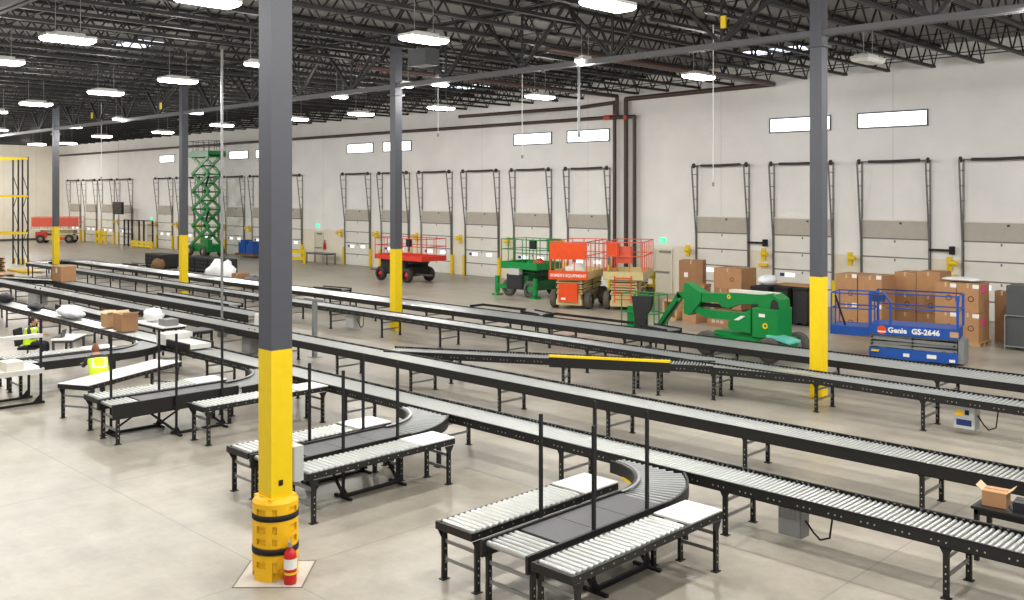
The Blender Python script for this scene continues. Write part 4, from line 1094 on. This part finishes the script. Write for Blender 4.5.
# ------------------------------------------------------------------ left background
t = thing('security_cage', 'black steel framed cage against the back wall at left', 'cage', (-86.6, 38.7, 0))
m = MB(); X0, X1, h = -3.0, 3.0, 2.5
for x in (X0, X0+.9, X0+1.7, X0+3.2, X0+4.2, X1): m.box(x-.05, x+.05, -.06, .06, 0, h)
m.box(X0, X1, -.05, .05, h-.08, h).box(X0, X0+1.7, -.05, .05, 1.1, 1.18).box(X0, X0+1.7, -.05, .05, .1, .16)
m.build('frame', 'blackmatte', t)
m = MB()
for i in range(7): m.box(X0+.1+i*.24, X0+.115+i*.24, -.01, .01, .1, h-.1)
m.build('mesh_panel', 'blackmatte', t)
def barrier(label, x, y, rz, w_, h=.95, nm='safety_barrier'):
    t = thing(nm, label, 'barrier', (x, y, 0), rz, 'yellow barriers')
    for z in (h*.35, h*.85): MB().box(-w_/2, w_/2, -.03, .03, z-.12, z+.12).build('rail', 'yellow', t)
    for s in (-1, 1): MB().box(s*w_/2-.06, s*w_/2+.06, -.06, .06, 0, h).box(s*w_/2-.16, s*w_/2+.16, -.16, .16, 0, .03).build('post', 'yellow', t)
barrier('low yellow barrier in front of the black cage', -84.7, 38.2, 0, 4.2, .62)
barrier('yellow barrier beside the desk right of the front column shaft', -58.9, 37.5, .5, 2.0, .98)
bench('bare desk with dark legs against the wall right of the yellow barrier', (-56.9, 38.6), (2.6, .8, .78), 0, 'grey', 'greydark', name='desk')
t = thing('fire_extinguisher', 'small red fire extinguisher on the wall above the desk', 'fire extinguisher', (-57.6, YW-.1, .95))
MB().lathe([(0, 0), (.09, 0), (.09, .45), (.04, .55), (.03, .6)], n=12).build('cylinder', 'red', t); MB().box(-.05, .08, -.02, .02, .6, .66).build('valve', 'blackmatte', t); MB().box(-.05, .05, .02, .1, .2, .4).build('bracket', 'steel', t)
for x, lab in ((-96.2, 'left'), (-94.8, 'right')): barrier('%s of two small yellow guards before the far dock doors' % lab, x, 38.9, 0, 1.0, 1.3)
t = thing('display_board', 'black square panel hanging on cables before the far dock doors', 'panel', (-89.3, 38.0, 3.0)); MB().box(-.95, .95, -.12, .12, 0, 1.15).build('panel', 'plasticblack', t); MB().tube((0, 0, 1.15), (0, 0, ZJB-3), .01, 5).build('cable', 'blackmatte', t)
# pallet racking
def rack(label, x, y0, y1, lv, depth=1.07):
    t = thing('pallet_rack', label, 'rack', (x, y0, 0), 0, 'yellow and dark pallet racks')
    H = 7.5
    for y in (0, y1-y0):
        m = MB()
        for dx in (0, depth): m.box(dx-.05, dx+.05, y-.04, y+.04, 0, H).box(dx-.09, dx+.09, y-.08, y+.08, 0, .015)
        z = .3; k = 0
        while z < H-1.2:
            m.bar((0 if k % 2 else depth, y, z), (depth if k % 2 else 0, y, z+1.15), .035); z += 1.2; k += 1
        m.build('upright_frame', 'wooddark' if False else 'black', t)
    for z in lv:
        for dx in (-.06, depth+.06): MB().box(dx-.03, dx+.03, .04, y1-y0-.04, z-.14, z).build('beam', 'yellow', t)
    for dx in (0, depth): MB().box(dx-.12, dx+.12, y1-y0+.06, y1-y0+.14, 0, .4).build('post_guard', 'yellow', t)
rack('front pallet rack with yellow beams, at the left picture edge', -72.6, 20.2, 23.4, (2.3, 4.85, 7.45))
rack('rear pallet rack with yellow beams, back to back with the front one', -71.3, 20.2, 23.6, (2.3, 4.85, 7.45))
for k in range(7): pallet('wooden pallet, %s of the stack at the left picture edge' % ('topmost', 'second', 'third', 'fourth', 'fifth', 'sixth', 'lowest')[6-k], -66.2+.06*math.sin(k*2), 20.1+.05*math.cos(k*3), 1.2, 1.1, 'wood', 'wooden pallets at far left', k*.128)
for k in range(2): pallet('wooden pallet lying %s beside the tall pallet stack' % ('flat on the floor' if k == 0 else 'on another'), -61.0, 18.8, 2.2, 1.2, 'wood', 'wooden pallets at far left', k*.128)
for i in range(5):
    tag(MB().box(-1.5, 1.5, -.05, .05, 0, .13).build('rack_beam', 'yellow'), 'yellow rack beam lying on the floor by the pallets, %s from the front' % ('first', 'second', 'third', 'fourth', 'fifth')[i], 'beam', 'loose yellow rack beams').location = (-64.4+i*.1, 20.95+i*.22, 0)
# black collapsible crates in the mid distance
def dark_crate(label, x, y, w_, d=1.1, h=.95):
    t = thing('bulk_crate', label, 'crate', (x, y, 0), 0, 'black bulk crates behind the far line')
    m = MB(); m.box(-w_/2, w_/2, -d/2, d/2, .12, h, 0)
    for i in range(4):
        for j in range(3):
            cx = -w_/2+(i+.5)*w_/4; cz = .25+j*(h-.3)/3
            m.box(cx-w_/10, cx+w_/10, -d/2-.015, -d/2, cz, cz+(h-.3)/4, 1)
    m.build('body', ['plasticblack', 'blackmatte'], t)
    for s in (-1, 1): MB().box(s*w_*.4-.08, s*w_*.4+.08, -d/2, d/2, 0, .12).build('skid', 'blackmatte', t)
    return t
dark_crate('black bulk crate left of the column beside the raised green lift', -61.3, 29.0, 2.6)
for i, x in enumerate((-57.3, -55.6, -53.9)): dark_crate('black bulk crate in the row before the raised green lift, %s' % ('left', 'middle', 'right')[i], x, 29.4, 1.6)
soft('plastic_heap', 'heap of white plastic on the floor before the black crate row', 'plastic', (-48.4, 26.3, 0), (2.4, 1.4, 1.2), 'bag', 31)
crate_box('brown carton in the white plastic heap before the black crates', (-46.3, 26.3, 0), (.7, .6, .7), .4, 'cardboard2')
soft('junk_heap', 'grey scrap heap behind the far line left of the front column', 'scrap', (-44.6, 26.2, 0), (2.4, 1.2, .6), 'greydark', 33)
soft('brush_heap', 'tangled brown heap leaning on the black crate at left', 'scrap', (-58.9, 27.6, 0), (1.2, .8, .75), 'wooddark', 34)

# hanging cords
for x, y, zb, r, lab in ((-25.6, 22.3, 7.0, .012, 'thin white cord hanging right of the second column, ending above a dock door'), (-22.9, 23.8, 6.2, .012, 'thin white cord hanging left of the window pair by the fire pipes'),
                         (-15.6, 24.4, 5.2, .012, 'thin white cord with a plug, hanging before the dock door right of the pipes'), (-53.7, 21.9, 5.8, .012, 'thin cord hanging between the two left columns'), (-22.2, 26.0, 7.0, .05, 'thick grey conduit drop hanging by the window pair')):
    t = thing('drop_line', lab, 'cord', (x, y, zb), 0, 'cords hanging from the roof')
    MB().tube((0, 0, .1), (0, 0, ZJB-zb+.02), r, 6).build('cord', 'zinc' if r > .03 else 'white', t); MB().tube((0, 0, 0), (0, 0, .12), max(.035, r*1.3), 8).build('plug', 'grey', t)
t = thing('unit_heater', 'dark box-shaped unit heater under the trusses right of the second column top', 'heater', (-24.5, 20.7, 9.25))
MB().box(-.45, .45, -.3, .3, 0, .55).build('housing', 'greydark', t); MB().tube((0, 0, .55), (0, 0, ZJB-9.23), .03, 6).build('hanger', 'blackmatte', t)
for x, y, z, lab in ((-13.5, 21.6, 9.3, 'yellow tag hanging on the girder at right, above the fire pipe'), (-46.0, 21.7, 9.2, 'yellow tag on the girder above the raised green lift'), (-54.5, 21.7, 9.2, 'yellow tag on the girder between the two left columns')):
    tag(MB().box(-.07, .07, -.03, .03, 0, .32).build('yellow_tag', 'yellow'), lab, 'tag').location = (x, y, z)
# ------------------------------------------------------------------ people and the left packing station
def skin_body(name, joints, edges, mats, matfn, fingers, extra, parent):
    me = bpy.data.meshes.new(name); vs = [Vector(j[0]) for j in joints]
    me.from_pydata(vs, edges, []); o = bpy.data.objects.new(name, me); C.objects.link(o)
    sk = o.modifiers.new('skin', 'SKIN'); sk.use_smooth_shade = True
    for i, j in enumerate(joints):
        sv = me.skin_vertices[0].data[i]; r = j[1]; sv.radius = (r, r) if not isinstance(r, tuple) else r
        sv.use_root = (i == 0)
    sb = o.modifiers.new('sub', 'SUBSURF'); sb.levels = 2; sb.render_levels = 2
    dg = bpy.context.evaluated_depsgraph_get(); em = bpy.data.meshes.new_from_object(o.evaluated_get(dg))
    bpy.data.objects.remove(o)
    mb = MB()
    for p in em.polygons:
        pass
    mb.v = [tuple(v.co) for v in em.vertices]
    for p in em.polygons:
        mb.f.append(list(p.vertices)); mb.m.append(matfn(p.center)); mb.sm.append(True)
    for f in fingers:
        for k, (a, b, r1, r2) in enumerate(f): mb.tube(a, b, r1, 6, 0, r2); mb.ball(b, r2, 0, 6, 4)
    extra(mb)
    return mb.build(name, mats, parent)

def hand_fingers(w, d, side, up):
    """four unequal bent fingers and a side thumb from wrist-end point w, along d"""
    w = Vector(w); d = Vector(d).normalized(); up = Vector(up).normalized(); s = d.cross(up).normalized()
    out = []
    for k, (off, l) in enumerate(((-.03, .07), (-.01, .08), (.01, .075), (.028, .058))):
        a = w+s*off; b = a+d*l*.55-up*.006; c = b+d*l*.4-up*.03
        out.append([(a, b, .0095, .0085), (b, c, .0085, .007)])
    a = w-d*.05-s*.035*side; b = a+d*.03-s*.03*side; c = b+d*.035-up*.01
    out.append([(a, b, .012, .01), (b, c, .01, .008)])
    return out

def person(label, loc, rz, pose, hairkey, trouserkey, cap=False):
    t = thing('person', label, 'person', loc, rz)
    P = pose
    J = [(P['pelvis'], (.16, .13)), (P['spine'], (.15, .12)), (P['chest'], (.17, .13)), (P['neck'], .06), (P['head'], (.085, .085)), (P['top'], (.078, .085))]
    E_ = [(0, 1), (1, 2), (2, 3), (3, 4), (4, 5)]
    fing = []
    for s in (-1, 1):
        g = lambda k: (P[k][0]+(P.get('asym', 0)*s if k in ('elbow', 'wrist', 'hand') else 0), P[k][1]*s, P[k][2])
        b = len(J); J += [(g('shoulder'), .068), (g('elbow'), .048), (g('wrist'), .034), (g('hand'), (.042, .024))]
        E_ += [(2, b), (b, b+1), (b+1, b+2), (b+2, b+3)]
        b2 = len(J); J += [(g('hip'), .1), (g('knee'), .07), (g('ankle'), .05), (g('toe'), (.05, .035))]
        E_ += [(0, b2), (b2, b2+1), (b2+1, b2+2), (b2+2, b2+3)]
        h = Vector(g('hand')); fing += hand_fingers(h, h-Vector(g('wrist')), s, (0, 0, 1))
    neck = Vector(P['neck']); wr = P['wrist']; pel = P['pelvis'][2]; ank = P['ankle'][2]
    def mf(c):
        if (c-Vector(P['head'])).length < .16 and c.z > P['neck'][2]-.01: return 0
        for s in (-1, 1):
            if (c-Vector((P['wrist'][0]+P.get('asym', 0)*s, P['wrist'][1]*s, P['wrist'][2]))).length < .06 or (c-Vector((P['hand'][0]+P.get('asym', 0)*s, P['hand'][1]*s, P['hand'][2]))).length < .1: return 0
        if c.z < ank+.03: return 3
        sit = P['knee'][2] > .5
        if (c.z < pel-.02 and not sit) or (sit and (c.z < pel+.02 or c.x > .22) and abs(c.y) < .24 and c.z < .66): return 2
        return 1
    hd = (Vector(P['head'])+Vector(P['top']))/2
    def face(mb):
        f = Vector((1, 0, 0)); mb.ball(hd, .098, 0, 14, 10, (1.02, .82, 1.2))
        mb.ball(hd+Vector((.1, 0, -.012)), .02, 0, 8, 6, (1, .7, 1.3))
        for s in (-1, 1):
            mb.ball(hd+Vector((.0, s*.082, -.005)), .025, 0, 8, 6, (.7, .35, 1.2)); mb.ball(hd+Vector((.088, s*.033, .018)), .011, 4, 8, 6)
        mb.ball(hd+Vector((.092, 0, -.06)), .02, 5, 8, 6, (.5, 1.3, .35))
    skin_body('body', J, E_, ['skin', 'jacket', trouserkey, 'blackmatte', 'label', 'hubred'], mf, fing, face, t)
    # vest: shell of rings round the torso
    m = MB(); n = 24; pts = [Vector(P['pelvis'])+Vector((0, 0, -.02)), Vector(P['spine']), Vector(P['chest'])*.6+Vector(P['spine'])*.4, Vector(P['chest'])+Vector((0, 0, .04)), Vector(P['chest'])*.45+Vector(P['neck'])*.55]
    rr = [(.165, .225), (.16, .22), (.165, .235), (.165, .235), (.11, .14)]
    sub = []
    for i in range(len(pts)-1):
        for k in range(4):
            f = k/4; sub.append((pts[i].lerp(pts[i+1], f), rr[i][0]*(1-f)+rr[i+1][0]*f, rr[i][1]*(1-f)+rr[i+1][1]*f))
    sub.append((pts[-1], *rr[-1]))
    V = [(c+Vector((a*math.cos(2*PI*q/n), b*math.sin(2*PI*q/n), 0))) for c, a, b in sub for q in range(n)]
    k = len(sub)
    for j in range(k-1):
        for q in range(n):
            ang = (q+.5)*360/n
            stripe = j == 4 or (min(abs(ang-142.5), abs(ang-217.5), abs(ang-37.5), abs(ang-322.5)) < 5 and j > 4)
            m.add([V[j*n+q], V[j*n+(q+1) % n], V[(j+1)*n+(q+1) % n], V[(j+1)*n+q]], [(0, 1, 2, 3)], 1 if stripe else 0, True)
    m.build('vest', ['vest', 'reflective'], t)['label'] = 'bright yellow-green safety vest with silver stripes'
    m = MB(); m.ball(hd+Vector((-.016, 0, .022)), .104, 0, 14, 10, (1.0, .86, 1.16))
    keep = [i for i, f in enumerate(m.f) if (sum(m.v[q][0] for q in f)/len(f) < hd.x+.05 and sum(m.v[q][2] for q in f)/len(f) > hd.z-.05) or sum(m.v[q][2] for q in f)/len(f) > hd.z+.075]
    m.f = [m.f[i] for i in keep]; m.m = [0]*len(keep); m.sm = [True]*len(keep)
    m.build('hair', hairkey, t)
    return t
SIT = dict(pelvis=(0, 0, .56), spine=(.02, 0, .76), chest=(.06, 0, .96), neck=(.09, 0, 1.1), head=(.12, 0, 1.17), top=(.13, 0, 1.25),
           shoulder=(.06, .2, .99), elbow=(.14, .26, .74), wrist=(.38, .17, .79), hand=(.46, .15, .8), hip=(.06, .1, .54), knee=(.48, .13, .55), ankle=(.46, .13, .1), toe=(.6, .13, .05))
STOOP = dict(pelvis=(-.06, 0, .7), spine=(.03, 0, .86), chest=(.15, 0, 1.02), neck=(.24, 0, 1.13), head=(.29, 0, 1.19), top=(.32, 0, 1.26),
             shoulder=(.14, .2, 1.05), elbow=(.3, .28, .86), wrist=(.55, .22, .88), hand=(.64, .2, .88), hip=(-.06, .1, .68), knee=(.2, .12, .4), ankle=(0, .11, .1), toe=(.14, .12, .05))
person('person seated at the small laptop desk, dark clothes and lime vest, at left edge', (-29.95, 10.1, 0), math.radians(50), SIT, 'hair', 'trousers')
person('person stooping behind the angled white table, dark sleeves and lime vest', (-22.95, 9.3, 0), math.radians(172), STOOP, 'hairred', 'jeans')
# chair of the seated person
t = thing('office_chair', 'black office chair under the seated worker at the laptop desk', 'chair', (-29.98, 10.07, 0), math.radians(50))
MB().obox((.05, 0, .43), (.5, .5, .07)).build('seat', 'blackmatte', t)
MB().obox((-.27, 0, .75), (.07, .48, .5), (0, -.12, 0)).build('backrest', 'blackmatte', t)
MB().tube((0, 0, .08), (0, 0, .4), .03, 8).bar((-.22, 0, .42), (-.27, 0, .55), .05, .04).build('stem', 'greydark', t)
for i in range(5):
    a = i*2*PI/5; MB().bar((0, 0, .09), (.3*math.cos(a), .3*math.sin(a), .07), .04, .03).build('leg', 'greydark', t)
# laptop desk
dx, dy, da = -29.2, 10.95, math.radians(50)
t = bench('small white desk with thin legs and a laptop, under the nearest line at left', (dx, dy), (.62, 1.15, .74), da, 'white', 'greydark', name='laptop_desk')
t = thing('laptop', 'open laptop with a blue screen on the small white desk', 'laptop', (dx-.2, dy-.3, .74), da+PI)
t.location = (dx-.05, dy-.28, .742)
MB().box(-.12, .12, -.17, .17, 0, .018).build('keyboard', 'plasticblack', t)
MB().obox((-.15, 0, .12), (.012, .34, .23), (0, -.2, 0)).build('lid', 'plasticblack', t); MB().obox((-.142, 0, .12), (.004, .31, .2), (0, -.2, 0)).build('screen', 'screenblue', t)
o = tag(MB().box(-.1, .1, -.14, .14, 0, .03).build('paper_stack', 'paper'), 'white papers on the small laptop desk', 'paper'); o.location = (dx-.05, dy+.28, .742); o.rotation_euler = (0, 0, da+.3)
# packing station at the left picture edge
t = thing('packing_station', 'black post packing station with white shelf rail and top, at the left edge', 'workstation', (-24.3, 7.4, 0))
for x in (-.4, .4):
    for y in (-.92, .92): MB().box(x-.025, x+.025, y-.025, y+.025, .05, 2.04 if x > 0 else .79).build('post', 'blackmatte', t)
    MB().box(x-.03, x+.03, -.95, 1.0, 0, .05).prism([(.92, .05), (.74, .05), (.88, .2), (.92, .2)], x-.01, x+.01, 'x').build('floor_rail', 'blackmatte', t)
MB().box(.36, .46, -.95, .95, 1.57, 1.66).build('upper_shelf', 'whiteplate', t)
MB().box(-.45, .47, -.98, .98, .79, .84).box(.42, .46, -.95, .95, .72, .79).build('worktop', 'whiteplate', t)
crate_box('white flat box on the packing station top, right-hand one', (-24.2, 7.75, .84), (.5, .4, .2), .1, 'offwhite', tape=False, group='pale boxes on the packing station')
crate_box('cream box on the packing station top, left-hand one', (-24.3, 7.1, .84), (.55, .5, .26), -.1, 'cream', tape=False, group='pale boxes on the packing station')
cam = bpy.data.cameras.new('camera'); co = bpy.data.objects.new('camera', cam); C.objects.link(co)
cam.sensor_width = 36; cam.sensor_fit = 'HORIZONTAL'; cam.lens = 953.47/1024*36
cam.shift_y = -(300-193)/1024; cam.clip_end = 400
co.location = (0, 0, 5); co.rotation_euler = (PI/2, 0, math.radians(90-45.49))
bpy.context.scene.camera = co
w = bpy.data.worlds.new('world'); bpy.context.scene.world = w; w.use_nodes = True
w.node_tree.nodes['Background'].inputs['Color'].default_value = (1, .98, .95, 1)
w.node_tree.nodes['Background'].inputs['Strength'].default_value = .55
sc = bpy.context.scene
sc.view_settings.view_transform = 'Standard'; sc.view_settings.look = 'None'; sc.view_settings.exposure = .12
